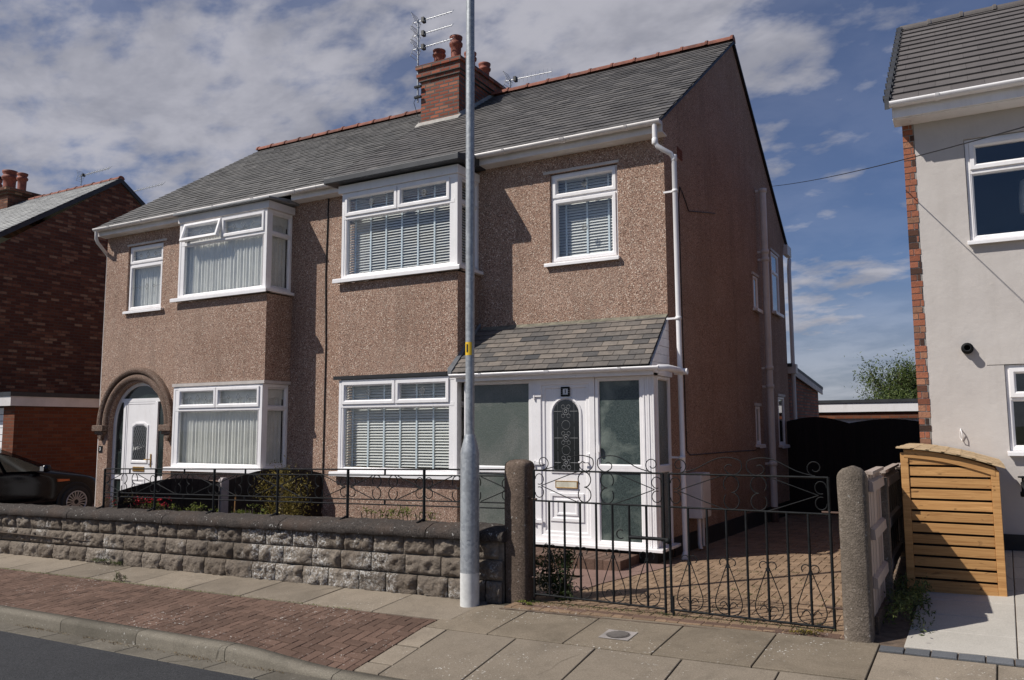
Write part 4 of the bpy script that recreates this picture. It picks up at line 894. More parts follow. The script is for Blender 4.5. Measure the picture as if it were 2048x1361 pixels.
dx0, dx1 = DCX - .46, DCX + .42
ld_.box(x0 + .12, x1 - .12, yd + .002, yd + .05, 2.13, 2.20)
for a in (dx0 - .07, dx1): ld_.box(a, a + .07, yd - .004, yd + .05, .02, 2.13)
for a, b in ((x0 + .06, dx0 - .07), (dx1 + .07, x1 - .06)): ld_.box(a, b, yd + .003, yd + .05, .62, .70)
ld_.ring(dx0, dx1, .02, 2.13, .05, yd + .006, yd + .05, .01)
LD = ld_.build('front_door', 'upvc', HL)
gl = MB(); gl.prism([(DCX + (r_ - .065) * math.cos(math.pi * k / 24), 1.68 + (r_ - .065) * math.sin(math.pi * k / 24)) for k in range(25)] + [(x0 + .06, .02), (x1 - .06, .02)], yd + .03, yd + .036, lambda u, v, w_: (u, w_, v))
child(gl.build('side_glass', plain('dim_green_glass', (.02, .028, .027), .12, var=.3, spec=.6)), LD)
lf = MB(); lx0, lx1 = dx0 + .05, dx1 - .05; lcx = (lx0 + lx1) / 2
lf.box(lx0, lx1, yd + .012, yd + .03, .07, 2.08)
ii = [(lcx - .2, 1.0), (lcx + .2, 1.0), (lcx + .2, 1.62), (lcx + .1, 1.67), (lcx - .1, 1.67), (lcx - .2, 1.62)]
rows = [[(lcx + (p[0] - lcx) * k, y, 1.33 + (p[1] - 1.33) * (1 + (k - 1) * .8)) for p in ii] for k, y in ((1.25, yd + .012), (1.22, yd - .004), (1.1, yd - .006), (.98, yd + .01))]
lf.grid(rows, .5, False, True); lf.ring(lcx - .2, lcx + .2, .2, .64, .04, yd, yd + .014, .01); lf.ring(lcx - .12, lcx + .12, .28, .56, .03, yd + .003, yd + .014, .01)
child(lf.build('door_leaf', 'upvc'), LD)
child(add('door_glass', plain('dark_door_glass', (.03, .032, .036), .1, var=.2, spec=.7), None, lambda b: b.prism(ii, yd + .006, yd + .011, lambda u, v, w_: (u, w_, v))), LD)
def lat(b):
    for k in range(-5, 9):
        for d in (-1, 1):
            pts = []
            for q in range(21):
                x = lcx - .2 + .02 * q; z = 1.0 + k * .11 + d * (x - lcx) * 1.7
                if 1.0 <= z <= 1.66: pts.append((x, yd + .004, z))
            if len(pts) > 1: b.tube([pts[0], pts[-1]], .004, 4)
child(add('door_leadwork', 'lead', None, lat), LD)
child(add('letterbox', 'brass', None, lambda b: b.box(lcx - .17, lcx + .17, yd - .002, yd + .014, .78, .87), bevel=.004), LD)
child(add('door_handle', 'brass', None, lambda b: (b.box(lx1 - .05, lx1 - .025, yd - .004, yd + .012, .87, 1.12), b.tube([(lx1 - .037, yd - .004, 1.02), (lx1 - .037, yd - .05, 1.02), (lx1 - .17, yd - .05, 1.01)], .009, 6))), LD)
PLT = tag(add('number_plate', 'iron', None, lambda b: b.box(-15.31, -15.19, YW - .012, YW, 1.14, 1.27), bevel=.003), 'small dark house number plate on the pebbledash left of the arched door', 'house number')
text('3', .09, Matrix.Translation((-15.25, YW - .014, 1.205)) @ facing, 'upvc_old', 'door_number', PLT)

# ------------------------------------------------------------------ left neighbour
NX = -20.8
LN = thing('brick_house', 'dark brown brick house with grey slate roof, standing left of the pebbledash pair', 'house', (-24, 14.4, 0))
lw = MB(); gz0, gy0, gy1, gyr, gzr = 5.5, 10.3, 18.5, 14.4, 8.72
panel(lw, 'x', NX, gy0, gy1, -.4, gz0); lw.face([(NX, gy0, gz0), (NX, gy1, gz0), (NX, gyr, gzr - .12)])
panel(lw, 'y', gy0, -31, NX, -.4, gz0); panel(lw, 'y', gy1, -31, NX, -.4, gz0)
lw.build('wall', 'brick_left', LN, recalc=False)
lr = MB(); sl_len = math.hypot(gyr - 9.95, gzr - 5.62); slates(lr, (-31, 9.95, 5.62), (1, 0, 0), (0, gyr - 9.95, gzr - 5.62), 31 + NX + .06, sl_len, .28, .2, jit=.006)
lr.face([(-31, gyr, gzr), (NX + .06, gyr, gzr), (NX + .06, 18.85, 5.62), (-31, 18.85, 5.62)]); lr.build('roof', 'slate_pale', LN, recalc=False)
lv = MB()
for (ya, za_, yb, zb) in ((9.95, 5.60, gyr, gzr), (18.85, 5.60, gyr, gzr)): lv.hexa([(NX + .001, ya, za_ - .13), (NX + .05, ya, za_ - .13), (NX + .05, yb, zb - .13), (NX + .001, yb, zb - .13), (NX + .001, ya, za_ - .002), (NX + .055, ya, za_ - .002), (NX + .055, yb, zb - .002), (NX + .001, yb, zb - .002)])
lv.build('verge_board', 'felt', LN)
lrg = MB(); ridge(lrg, -25.2, NX + .06, gyr, gzr + .03, .09, .42); lrg.build('ridge_tiles', 'terracotta', LN)
lc = MB(); lc.box(-27.9, -25.5, 13.9, 15.3, 8.0, 8.85); lc.box(-27.98, -25.42, 13.82, 15.38, 8.85, 8.93); lc.box(-28.05, -25.35, 13.75, 15.45, 8.93, 9.02); LC = lc.build('chimney', 'brick_left', LN)
lfl = MB(); lfl.hexa([(-27.9, 13.9, 9.02), (-25.5, 13.9, 9.02), (-25.5, 15.3, 9.02), (-27.9, 15.3, 9.02), (-27.6, 14.2, 9.2), (-26.1, 14.2, 9.2), (-26.1, 15.0, 9.2), (-27.6, 15.0, 9.2)]); child(lfl.build('flaunching', 'mortar'), LC)
for (a, b, s_, k_) in ((-27.3, 14.5, 1.4, 1), (-26.55, 14.5, 1.75, 1.35), (-25.85, 14.5, 1.35, .95)):
    p = MB(); p.lathe(a, b, [(r * 1.25 * k_, z * s_) for r, z in pot], 18, z0=9.05); child(p.build('chimney_pot', 'pot'), LC)
cw = MB(); cw.lathe(-27.3, 14.5, [(.17, 9.72), (.19, 9.76), (.19, 9.78), (.02, 9.9)], 14); child(cw.build('pot_cowl', 'iron'), LC)

def aerial(name, label, base, top, headz, dirv, length, n=9, mast=True, ref='grid', scale=1.0, group='tv aerials on the roofs'):
    o = thing(name, label, 'tv aerial', base, group)
    if mast: add('mast', 'alu', o, lambda b: b.tube([base, (base[0], base[1], top)], .018, 8))
    for hz_ in headz:
        d = V3(dirv).normalized(); s_ = Vector((0, 0, 1)).cross(d).normalized(); u_ = Vector((0, 0, 1)); b0 = Vector((base[0], base[1], hz_))
        mb = MB(); mb.tube([b0 - d * .12, b0 + d * length], .009 * scale, 6)
        for i in range(n):
            c = b0 + d * (length * (.22 + .78 * i / (n - 1))); h = .085 * scale
            v_ = u_ if ref == 'vert' else (u_ * .75 + s_ * .66).normalized(); mb.tube([c - v_ * h, c + v_ * h], .0045 * scale, 5)
        for sg in (-1, 1):
            for q in (0, .05, .1, .15): mb.tube([b0 - d * .02 + u_ * sg * q * 1.2 - s_ * .13 - d * q * .6, b0 - d * .02 + u_ * sg * q * 1.2 + s_ * .13 - d * q * .6], .005, 5)
            for q in (-.12, .12): mb.tube([b0 - d * .02 + s_ * q, b0 - d * .11 + u_ * sg * .18 + s_ * q], .005, 5)
        mb.build('aerial_head', 'alu', o)
        add('dipole', 'ink', o, lambda b: b.hexa([tuple(b0 + d * a + s_ * c_ + u_ * e) for e in (-.05, .05) for a, c_ in ((.1, -.05), (.16, -.05), (.16, .05), (.1, .05))]))
    return o
aerial('tv_aerial', 'tall mast with three stacked aerials strapped to the left edge of the red brick chimney', (-9.5, 13.12, 8.2), 9.98, (9.93, 9.64, 9.35), (1, .04, .03), .82)
add('mast_bracket', 'iron', bpy.data.objects['tv_aerial'], lambda b: (b.box(-9.56, -9.40, 13.07, 13.12, 8.50, 8.54), b.box(-9.56, -9.40, 13.07, 13.12, 8.28, 8.32), b.tube([(-9.5, 13.1, 8.35), (-9.58, 13.1, 8.2), (-9.49, 13.12, 7.9)], .006, 5)))
aerial('tv_aerial', 'lone small aerial just above the ridge, right of the red brick chimney', (-8.19, 14.65, 8.6), 9.0, (8.97,), (1, -.02, -.04), 1.0, 9, ref='vert')
aerial('tv_aerial', 'aerial behind the three chimney pots of the dark brick house', (-27.5, 17.5, 8.2), 10.75, (10.7,), (1, .0, .02), 1.6, 9, scale=1.6)
aerial('tv_aerial', 'aerial poking up behind the dark brick house ridge, right of its chimney', (-26.9, 19, 8.2), 10.42, (10.38,), (1, .0, .02), 1.9, 10, scale=1.6)

# brick garage between, set back behind the drive
GL = thing('brick_garage', 'flat-roofed red brick garage with white fascia and roller door beside the dark car', 'garage', (-19.6, 13, 0))
gw = MB(); panel(gw, 'x', -18.2, 10.35, 17, -.5, 2.13); panel(gw, 'y', 10.35, -18.62, -18.2, -.5, 2.13); panel(gw, 'y', 10.35, -20.79, -20.6, -.5, 2.13); gw.build('wall', 'brick_garage', GL, recalc=False)
add('fascia', 'upvc_old', GL, lambda b: (b.box(-20.79, -18.15, 10.22, 10.25, 2.12, 2.33), b.box(-18.18, -18.15, 10.25, 17, 2.12, 2.33)))
add('roof', 'felt', GL, lambda b: b.box(-20.79, -18.13, 10.20, 17, 2.33, 2.42))
def gdoor(b):
    for i in range(16): b.box(-20.6, -18.62, 10.50 - .004 * (i % 2), 10.54, -.3 + i * .15, -.3 + (i + 1) * .15 - .012)
add('garage_door', 'upvc', GL, gdoor)

# ------------------------------------------------------------------ dark car on the left drive
CAR = thing('parked_car', 'black hatchback parked nose-in beside the brick garage, seen over the wall', 'car', (-17.0, 9.3, -.2))
cx0, cy0, cz0 = -17.0, 10.5, -.19           # lateral centre, front axle, ground
secs = [(.80, .30, .52, .52, .30), (.74, .55, .66, .68, .45), (.60, .76, .80, .84, .60), (.0, .86, .88, .96, .66), (-.42, .885, .92, 1.02, .66), (-.95, .89, .95, 1.25, .60), (-1.45, .89, .96, 1.42, .56), (-2.1, .89, .97, 1.46, .56), (-2.8, .88, .98, 1.40, .54), (-3.2, .86, .98, 1.22, .52), (-3.45, .78, .90, .98, .5), (-3.52, .62, .6, .62, .4)]
rows = []
for y, hw, zb, zt, wr in secs:
    h = [(0, zt), (wr * .6, zt - .01), (wr, zt - .03 if zt > zb else zb), (hw - .03, zb), (hw, zb - .12), (hw + .01, .5 if zb > .6 else zb * .8), (hw - .02, .28), (hw - .12, .18), (0, .17)]
    prof = h + [(-a, z) for a, z in reversed(h[1:-1])]
    rows.append([(cx0 + a, cy0 + y, cz0 + z) for a, z in prof])
cb = MB(); cb.grid(rows, .5, True, True); cb.face(rows[0]); cb.face(rows[-1]); cbo = cb.build('body', 'paint_black', CAR); cbo.modifiers.new('s', 'SUBSURF').levels = 2; cbo.modifiers['s'].render_levels = 2
def sg(b):
    for sd in (1, -1):
        for poly in ([(-.62, .975), (-1.42, .985), (-1.5, 1.34), (-1.12, 1.23)], [(-1.5, .985), (-2.3, .995), (-2.3, 1.36), (-1.56, 1.36)], [(-2.38, .995), (-3.0, 1.0), (-2.8, 1.28), (-2.38, 1.35)]):
            b.prism(poly, 0, .01, lambda u, v, w_: (cx0 + sd * (.885 - (v - .97) * .72 + w_), cy0 + u, cz0 + v))
add('side_glass', plain('car_glass', (.015, .03, .025), .08, var=.4, scale=3, spec=.8), CAR, sg)
add('windscreen', 'glass_dark', CAR, lambda b: b.face([(cx0 - .66, cy0 - .45, cz0 + 1.045), (cx0 + .66, cy0 - .45, cz0 + 1.045), (cx0 + .54, cy0 - 1.4, cz0 + 1.43), (cx0 - .54, cy0 - 1.4, cz0 + 1.43)]), recalc=False)
def wheel_at(y):
    for sd in (1, -1):
        yw_ = cy0 + y; xw = cx0 + sd * .885
        P_ = lambda r, a, o: (xw + sd * o, yw_ + r * math.cos(a), cz0 + .32 + r * math.sin(a))
        wb = MB(); wb.grid([[P_(r, 6.2832 * k / 28, o) for k in range(28)] for r, o in ((.0, -.16), (.31, -.16), (.32, -.13), (.32, .01), (.305, .03), (.225, .035), (.215, .01), (.0, .0))], .5, True, True); wo_ = wb.build('wheel', 'tyre', CAR)
        rb = MB(); rb.grid([[P_(r, 6.2832 * k / 28, o) for k in range(28)] for r, o in ((.222, .036), (.226, .042), (.205, .042), (.2, .02))], .5, True, True)
        for k in range(18):
            a = 6.2832 * k / 18; d = .05; rb.hexa([P_(.05, a - .14, .01), P_(.21, a - .045, .01), P_(.21, a + .045, .01), P_(.05, a + .14, .01), P_(.05, a - .14, .03), P_(.21, a - .045, .038), P_(.21, a + .045, .038), P_(.05, a + .14, .03)])
        child(rb.build('rim', 'alloy'), wo_)
        ab = MB(); ab.grid([[P_(r, 6.2832 * k / 28, o) for k in range(28)] for r, o in ((0, .003), (.37, .003), (.385, .012), (.4, -.01))], .5, True, True)
        ab.build('wheel_arch', 'tyre', CAR)
wheel_at(0); wheel_at(-2.6)
add('mirror', 'paint_black', CAR, lambda b: b.lathe(cx0 + 1.0, cy0 - .72, [(.0, 0), (.07, .02), (.09, .08), (.07, .14), (0, .15)], 12, z0=cz0 + .95))
add('mirror_glass', 'alloy', CAR, lambda b: b.box(cx0 + .95, cx0 + 1.06, cy0 - .82, cy0 - .81, cz0 + .98, cz0 + 1.07))
for sd in (1, -1):
    add('side_marker', 'amber', CAR, lambda b: b.hexa([(cx0 + sd * .85, cy0 - .42, cz0 + .745), (cx0 + sd * .85, cy0 - .14, cz0 + .755), (cx0 + sd * .905, cy0 - .16, cz0 + .755), (cx0 + sd * .905, cy0 - .40, cz0 + .745), (cx0 + sd * .85, cy0 - .42, cz0 + .80), (cx0 + sd * .85, cy0 - .14, cz0 + .785), (cx0 + sd * .90, cy0 - .16, cz0 + .785), (cx0 + sd * .90, cy0 - .40, cz0 + .80)]))

# ------------------------------------------------------------------ front wall
FW = thing('stone_wall', 'low rock-faced stone wall with dark coping along the pavement', 'garden wall', (-9, 7.3, -.2))
bl = MB(); S0, S1 = -15.4, -4.25
for row in range(3):
    s = S0 - .21 * (row % 2); dt = .035 * (2 - row) * .5
    while s < S1:
        ln_ = random.uniform(.36, .46); a, b_ = max(s, S0) + .006, min(s + ln_, S1) - .006; s += ln_
        if b_ - a < .08: continue
        zlo, zhi = row * .197 - .03 * (row == 0), (row + 1) * .197 - .012; nx_, nz_ = 16, 10; sd = random.uniform(0, 100); rows = []; tn = clampf(random.gauss(.5, .25), 0, 1)
        for j in range(nz_ + 1):
            r = []
            for i in range(nx_ + 1):
                u, v = i / nx_, j / nz_; e = min(u * 8, (1 - u) * 8, 1) * min(v * 4.5, (1 - v) * 4.5, 1)
                e = math.sqrt(max(e, 0)); nn = noise.fractal(Vector((u * 4.2 + sd, v * 2 + sd, 3)), .8, 2.1, 4)
                bul = e * (.032 + .036 * nn) + .010 * noise.noise(Vector((u * 14 + sd, v * 7, 1)))*e
                sss = a + (b_ - a) * u; t_ = 6.905 - dt - bul; X, Y = ST(sss, t_); Xg, Yg = ST(sss, 6.872); zb_ = .02 * X
                r.append((X, Y, zb_ + zlo + (zhi - zlo) * v))
            rows.append(r)
        bl.grid(rows, tn, True)
        r0 = rows[0]; r1 = rows[-1]
        bk = [ST(a + (b_ - a) * i / nx_, 7.0) for i in range(nx_ + 1)]
        bl.grid([r1, [(p[0], p[1], r1[i][2]) for i, p in enumerate(bk)]], tn, False)
bl.build('stone_blocks', 'stone', FW, recalc=False)
mo = MB(); n_ = 24
mo.grid([[(*ST(S0 + (S1 - S0) * i / n_, 6.912), .02 * ST(S0 + (S1 - S0) * i / n_, 6.9)[0] + z) for i in range(n_ + 1)] for z in (-.3, .60)], .5, False)
mo.grid([[(*ST(S0 + (S1 - S0) * i / n_, 7.14), .02 * ST(S0 + (S1 - S0) * i / n_, 6.9)[0] + z) for i in range(n_ + 1)] for z in (-.3, .60)], .5, False)
mo.build('wall_core', plain('old_dark_mortar', (.15, .125, .10), .95, var=.4, scale=10, bs=.6), FW, recalc=False)
cp = MB(); s = S0 - .05; first = True
while s < S1 + .0:
    ln_ = random.choice((1.35, 1.9, 2.1)); a, b_ = s + .007, min(s + ln_, S1 + .03) - .007; s += ln_
    if S1 + .03 - s < .5: b_ = S1 + .02; s = 99
    m_ = 34; rows = []; tn = random.random()
    for i in range(m_ + 1):
        sss = a + (b_ - a) * i / m_; zb_ = .02 * ST(sss, 6.9)[0]; e = .004 if i in (0, m_) else 0
        r = []
        for t_, z in ((7.19, .575), (7.21, .62), (7.185, .685), (7.08, .715), (6.96, .705), (6.865, .672), (6.838, .655), (6.828, .63), (6.826, .58), (6.845, .568), (6.95, .57)):
            nz = .011 * noise.fractal(Vector((sss * 9, t_ * 12, z * 12)), .8, 2, 4); r.append((*ST(sss, t_ + nz + (e if t_ < 7 else -e)), zb_ + z + nz - e))
        rows.append(r)
    cp.grid(rows, tn, True, True); cp.face(rows[0]); cp.face(rows[-1])
cp.build('coping', 'coping', FW)

# iron railing along the coping
RT = 7.045
def rz(X): return .02 * X
def rp(X, z): s = (X + PH * RT); x, y = ST(s, RT); return (x, y, rz(x) + z)
RL = thing('iron_railing', 'low black wrought iron scroll railing standing on the stone wall', 'railing', (-7.4, 7.3, .5))
px_ = [-10.71, -9.58, -8.41, -7.28, -6.17, -5.10, -4.02]
T0, T1, B0, B1 = 1.253, 1.190, .925, .872
for z in (T0, T1, B0, B1): add('rail', 'iron', RL, lambda b: b.tube([rp(px_[0], z), rp(px_[-1], z)], .0075 if z < 1.2 else .009, 6))
def spiral(cx_, cz_, r, a0, turns, n=14, shrink=.25):
    return [(cx_ + (r * (1 - (1 - shrink) * k / n)) * math.cos(a0 + turns * 6.2832 * k / n), cz_ + (r * (1 - (1 - shrink) * k / n)) * math.sin(a0 + turns * 6.2832 * k / n)) for k in range(n + 1)]
zm = (T1 + B0) / 2
def sp(pts, r=.0055, P=rp): sc_.tube([P(a, b) for a, b in pts], r, 5)
for i, X in enumerate(px_[:-1]):
    m_ = (X + px_[i + 1]) / 2; nx2 = px_[i + 1]; sc_ = MB()
    for (x_, d) in ((X, 1), (nx2, -1)):
        sp([(x_ + d * .03, zm), (m_ - d * .18, T1 - .01)]); sp([(x_ + d * .03, zm), (m_ - d * .18, B0 + .01)])
        for q in (1, -1):
            sp([(x_ + d * (.06 + .05 * math.cos(a)), zm + q * (.055 + .055 * math.sin(a))) for a in [R(-100) + R(270) * k / 12 for k in range(13)]], .005)
            sp([(m_ - d * (.115) + d * (.06 * math.cos(a)), zm + q * (.066 + .066 * math.sin(a))) for a in [R(-90) + R(300) * k / 14 for k in range(15)]], .006)
    sc_.build('scrollwork', 'iron', RL)
for i, X in enumerate(px_[:-1]):
    add('railing_post', 'iron', RL, lambda b: (b.tube([rp(X, .70), rp(X, T0)], .016, 6), b.tube([rp(X, .74), (rp(X, .71)[0] - .03, rp(X, .7)[1] - .09, rp(X, .70)[2])], .012, 6)))
    mX = (X + px_[i + 1]) / 2; add('stub_bar', 'iron', RL, lambda b: (b.tube([rp(mX, T1), rp(mX, T0)], .011, 6), b.tube([rp(mX, B1), rp(mX, B0)], .011, 6)))

# gate posts
def gpost(name, label, X0_, X1_, Y0_, Y1_, z0, z1, mat, dome):
    mb = MB(); n = 10; rows = []; cx_, cy_ = (X0_ + X1_) / 2, (Y0_ + Y1_) / 2; hx, hy = (X1_ - X0_) / 2, (Y1_ - Y0_) / 2; ch_ = .025
    def sec(kx, ky, z): a, b = hx * kx, hy * ky; c = min(ch_, a * .5, b * .5); return [(cx_ + x, cy_ + y, z) for x, y in ((-a + c, -b), (a - c, -b), (a, -b + c), (a, b - c), (a - c, b), (-a + c, b), (-a, b - c), (-a, -b + c))]
    hs = [(1, z0 + (z1 - dome - z0) * k / 12) for k in range(13)] + [(math.sqrt(max(0, 1 - (k / 6) ** 2.2)), z1 - dome + dome * k / 6) for k in range(1, 6)] + [(.12, z1)]
    for k_, z in hs: rows.append([(p[0] + .006 * noise.noise(Vector((p[0] * 20, p[1] * 20, z * 14))), p[1] + .006 * noise.noise(Vector((p[0] * 20, z * 14, p[1] * 20))), p[2]) for p in sec(k_ if dome > .08 else .35 + .65 * k_, 1 if dome > .08 else .35 + .65 * k_, z)])
    mb.grid(rows, .5, True, True); mb.face(rows[-1]); o = mb.build(name, mat, bevel=0); return tag(o, label, 'gate post', 'gate posts')
gpost('gate_post', 'square brown aggregate gate post at the end of the stone wall', -4.045, -3.80, 7.06, 7.28, -.35, 1.275, 'post', .07)
gpost('gate_post', 'round-topped concrete gate post between the gates and the neighbour fence', -.935, -.735, 6.80, 7.02, -.3, 1.275, 'post2', .10)

# gates
def smooth(p, n=4):
    if len(p) < 3: return p
    q = [p[0]] + list(p) + [p[-1]]; out = []
    for i in range(1, len(q) - 2):
        for k in range(n):
            t = k / n; out.append(tuple(.5 * ((2 * q[i][j]) + (-q[i - 1][j] + q[i + 1][j]) * t + (2 * q[i - 1][j] - 5 * q[i][j] + 4 * q[i + 1][j] - q[i + 2][j]) * t * t + (-q[i - 1][j] + 3 * q[i][j] - 3 * q[i + 1][j] + q[i + 2][j]) * t ** 3) for j in (0, 1)))
    return out + [p[-1]]
GT = 7.0
def gp(X, z): s = X + PH * GT; x, y = ST(s, GT); return (x, y, z)
def gate(label, x0, x1, hinge_left):
    o = thing('iron_gate', label, 'gate', ((x0 + x1) / 2, 7.1, 0), 'black iron driveway gates')
    zt, zm_, zb = 1.175, .885, .005
    add('gate_frame', 'iron', o, lambda b: (b.tube([gp(x0, -.02), gp(x0, zt)], .013, 6), b.tube([gp(x1, -.05), gp(x1, zt)], .013, 6), b.tube([gp(x0, zt), gp(x1, zt)], .009, 6), b.tube([gp(x0, zm_), gp(x1, zm_)], .009, 6), b.tube([gp(x0, zb), gp(x1, zb)], .011, 6)))
    n = 7; w_ = (x1 - x0) / (n + 1)
    for i in range(n): add('gate_bar', 'iron', o, lambda b: b.tube([gp(x0 + w_ * (i + 1), zb), gp(x0 + w_ * (i + 1), zm_)], .0115, 6))
    b = MB()
    def S_(pts, r=.0045): b.tube([gp(p, q) for p, q in smooth(pts)], r, 5)
    for i in (0, 2, 4, 6):
        xc = x0 + w_ * (i + 1)
        for d in (-1, 1):
            S_([(xc + d * .004, .44), (xc + d * .03, .37), (xc + d * .075, .25), (xc + d * .108, .15), (xc + d * .112, .09), (xc + d * .085, .035), (xc + d * .03, .012)])
            S_([(xc, .40)] + [(xc + d * (.035 + .033 * math.cos(a)), .445 + .033 * math.sin(a)) for a in [R(200) - R(250) * k / 10 for k in range(11)]])
            S_([(xc, .05), (xc + d * .02, .105), (xc + d * .045, .12), (xc + d * .07, .10), (xc + d * .075, .085)], .004)
        b.box(*[v for v in (gp(xc - .014, 0)[0], gp(xc + .014, 0)[0])], gp(xc, 0)[1] - .014, gp(xc, 0)[1] + .014, .40, .425)
    mid = (x0 + x1) / 2; zc = (zt + zm_) / 2
    for x_, d in ((x0, 1), (x1, -1)):
        for q in (1, -1):
            S_([(x_ + d * (.06 + .045 * math.cos(a)), zc + q * (.062 + .05 * math.sin(a))) for a in [R(-110) + R(290) * k / 12 for k in range(13)]])
            S_([(x_ + d * .08, zc), (mid - d * .22, zc + q * .13), (mid - d * .15, zc + q * .142)])
            S_([(mid - d * (.115) + d * .065 * math.cos(a), zc + q * (.07 + .07 * math.sin(a))) for a in [R(-90) + R(310) * k / 16 for k in range(17)]], .0055)
        S_(spiral(x_ + d * .10, zt + .075, .068, R(-90), d * 1.15, 16, .35))
        S_([(x_ + d * .10, zt + .008), (x_ + d * .24, zt + .045), (mid - d * .26, zt + .128), (mid - d * .15, zt + .150)] + [(mid - d * .105 + d * .085 * math.cos(a), zt + .078 + .075 * math.sin(a)) for a in [R(75) - R(33) * k for k in range(1, 5)]] + [(mid - d * .105, zt + .004), (mid - d * .155, zt + .03), (mid - d * .165, zt + .065), (mid - d * .135, zt + .09), (mid - d * .105, zt + .08)], .005)
    b.build('scrollwork', 'iron', o)
    add('gate_hinge', 'rust', o, lambda q: [q.tube([gp(x0 - .09, z), gp(x0 + .03, z)], .01, 6) if hinge_left else q.tube([gp(x1 - .06, z), gp(x1 + .10, z)], .01, 6) for z in (.90, .16)])
    return o
GA = gate('left leaf of the black scrolled iron gates, in front of the white porch door', -3.74, -2.425, True)
GB = gate('right leaf of the black scrolled iron gates, in front of the brick drive', -2.37, -1.03, False)
add('latch', 'iron', GA, lambda b: (b.tube([gp(-2.76, .60), gp(-2.38, .60)], .016, 8), b.lathe(gp(-2.39, 0)[0], gp(-2.39, 0)[1], [(.0, .56), (.03, .575), (.03, .60), (0, .62)], 8), b.tube([(gp(-2.84 + .04 * math.cos(a), .62 + .04 * math.sin(a))) for a in [R(60) + R(250) * k / 8 for k in range(9)]], .006, 5)))
add('drop_bolt', 'iron', GB, lambda b: b.tube([gp(-2.355, .12), gp(-2.355, -.09)], .012, 6))

# ------------------------------------------------------------------ lamp column
LX, LY = -4.30, 6.85
LP = thing('lamp_post', 'grey galvanised lamp column on the pavement in front of the stone wall', 'street lamp', (LX, LY, -.1))
add('pole_base', 'galv', LP, lambda b: b.lathe(LX, LY, [(.093, .205), (.093, 1.34), (.089, 1.37), (.050, 1.52)], 28))
add('painted_band', 'pole_white', LP, lambda b: b.lathe(LX, LY, [(.0935, -.15), (.0935, .205)], 28))
add('pole_shaft', 'galv', LP, lambda b: b.lathe(LX, LY, [(.0445, 1.47), (.0435, 7.2), (.042, 7.95), (.04, 8.0)], 24))
def pdoor(b):
    for k_ in range(1): pass
    w0 = R(-78); rows = [[(LX + .096 * math.cos(w0 + R(6.5) * i), LY + .096 * math.sin(w0 + R(6.5) * i), z) for i in range(9)] for z in (.52, .54, 1.08, 1.10)]
    b.grid(rows, .5, True)
add('access_door', 'galv', LP, pdoor, recalc=False)
wv = V3((0 - LX, 0 - LY, 0)).normalized(); wa = math.atan2(wv.y, wv.x)
def ylab(b): b.grid([[(LX + .0455 * math.cos(wa + R(5) - R(20) * i + R(-50) + R(30)), LY + .0455 * math.sin(wa + R(5) - R(20) * i + R(-20)), z) for i in range(-2, 5)] for z in (2.30, 2.43)], .5, True)
add('number_label', 'yellow', LP, ylab, recalc=False)
am_ = wa - R(38); nd = Vector((math.cos(am_), math.sin(am_), 0)); tx = Vector((-nd.y, nd.x, 0))
text('1', .11, Matrix.Translation(Vector((LX, LY, 2.365)) + nd * .047) @ Matrix((tx, Vector((0, 0, 1)), nd)).transposed().to_4x4(), 'ink', 'lamp_number', LP, .0008)
add('lantern', 'galv', LP, lambda b: b.lathe(LX, LY, [(.04, 7.98), (.09, 8.02), (.10, 8.10), (.13, 8.34), (.15, 8.36), (.09, 8.44), (.0, 8.47)], 18))
dc = MB(); s_, t_ = -2.81, 6.33; z_ = zpave(*ST(s_, t_))
def dfr(u, v): return (*ST(s_ + u, t_ + v), zpave(*ST(s_ + u, t_ + v)) + .004)
dc.face([dfr(-.13, -.11), dfr(.13, -.11), dfr(.13, .11), dfr(-.13, .11)])
DC = tag(dc.build('drain_cover', plain('pale_cement', (.30, .27, .25), .8, bs=.4), recalc=False), 'round iron drain cover in a square frame, set in the flags before the gates', 'drain cover')
def dgr(b):
    b.face([tuple(V3(dfr(.10 * math.cos(6.2832 * k / 24), .09 * math.sin(6.2832 * k / 24))) + Vector((0, 0, .003))) for k in range(24)])
    for i in range(-4, 5): w2 = math.sqrt(max(0, .085 ** 2 - (i * .02) ** 2)); p0 = V3(dfr(-w2, i * .019)); p1 = V3(dfr(w2, i * .019)); b.tube([p0 + Vector((0, 0, .006)), p1 + Vector((0, 0, .006))], .004, 4)
add('cover_grille', 'grille', DC, dgr, recalc=False)

# ------------------------------------------------------------------ dividing fence between the front gardens (dark arched panels)
FA, FB = Vector((-10.36, 7.36, 0)), Vector((-9.42, 10.40, 0)); FL = (FB - FA).length; FU = (FB - FA) / FL; FN = Vector((FU.y, -FU.x, 0))
DF = thing('arched_fence', 'dark stained arched panel fence dividing the two front gardens', 'fence', (-9.9, 8.9, 0))
def fxf(p): return FA + FU * p[0] + FN * p[1] + Vector((0, 0, p[2]))        # (along, towards the right-hand garden, up)
def arcp(y0, y1, za, zb_, rise):
    def f(b):
        n = 14; h = lambda y: za + (zb_ - za) * (y - y0) / (y1 - y0) + rise * math.sin(math.pi * (y - y0) / (y1 - y0))
        for i in range(n):
            a, c = y0 + (y1 - y0) * i / n + .002, y0 + (y1 - y0) * (i + 1) / n - .002
            b.prism([(a, 0.0), (c, 0.0), (c, h(c)), (a, h(a))], -.012, .012 + .004 * (i % 2), lambda u, v, w_: (u, w_, v), random.random())
        for z in (.15, .6): b.box(y0, y1, .017, .045, z, z + .06)
    return f
add('fence_panel', 'darkwood', DF, arcp(.0, 1.44, .74, .80, .11), xf=fxf); add('fence_panel', 'darkwood', DF, arcp(1.58, FL, .82, .86, .13), xf=fxf)
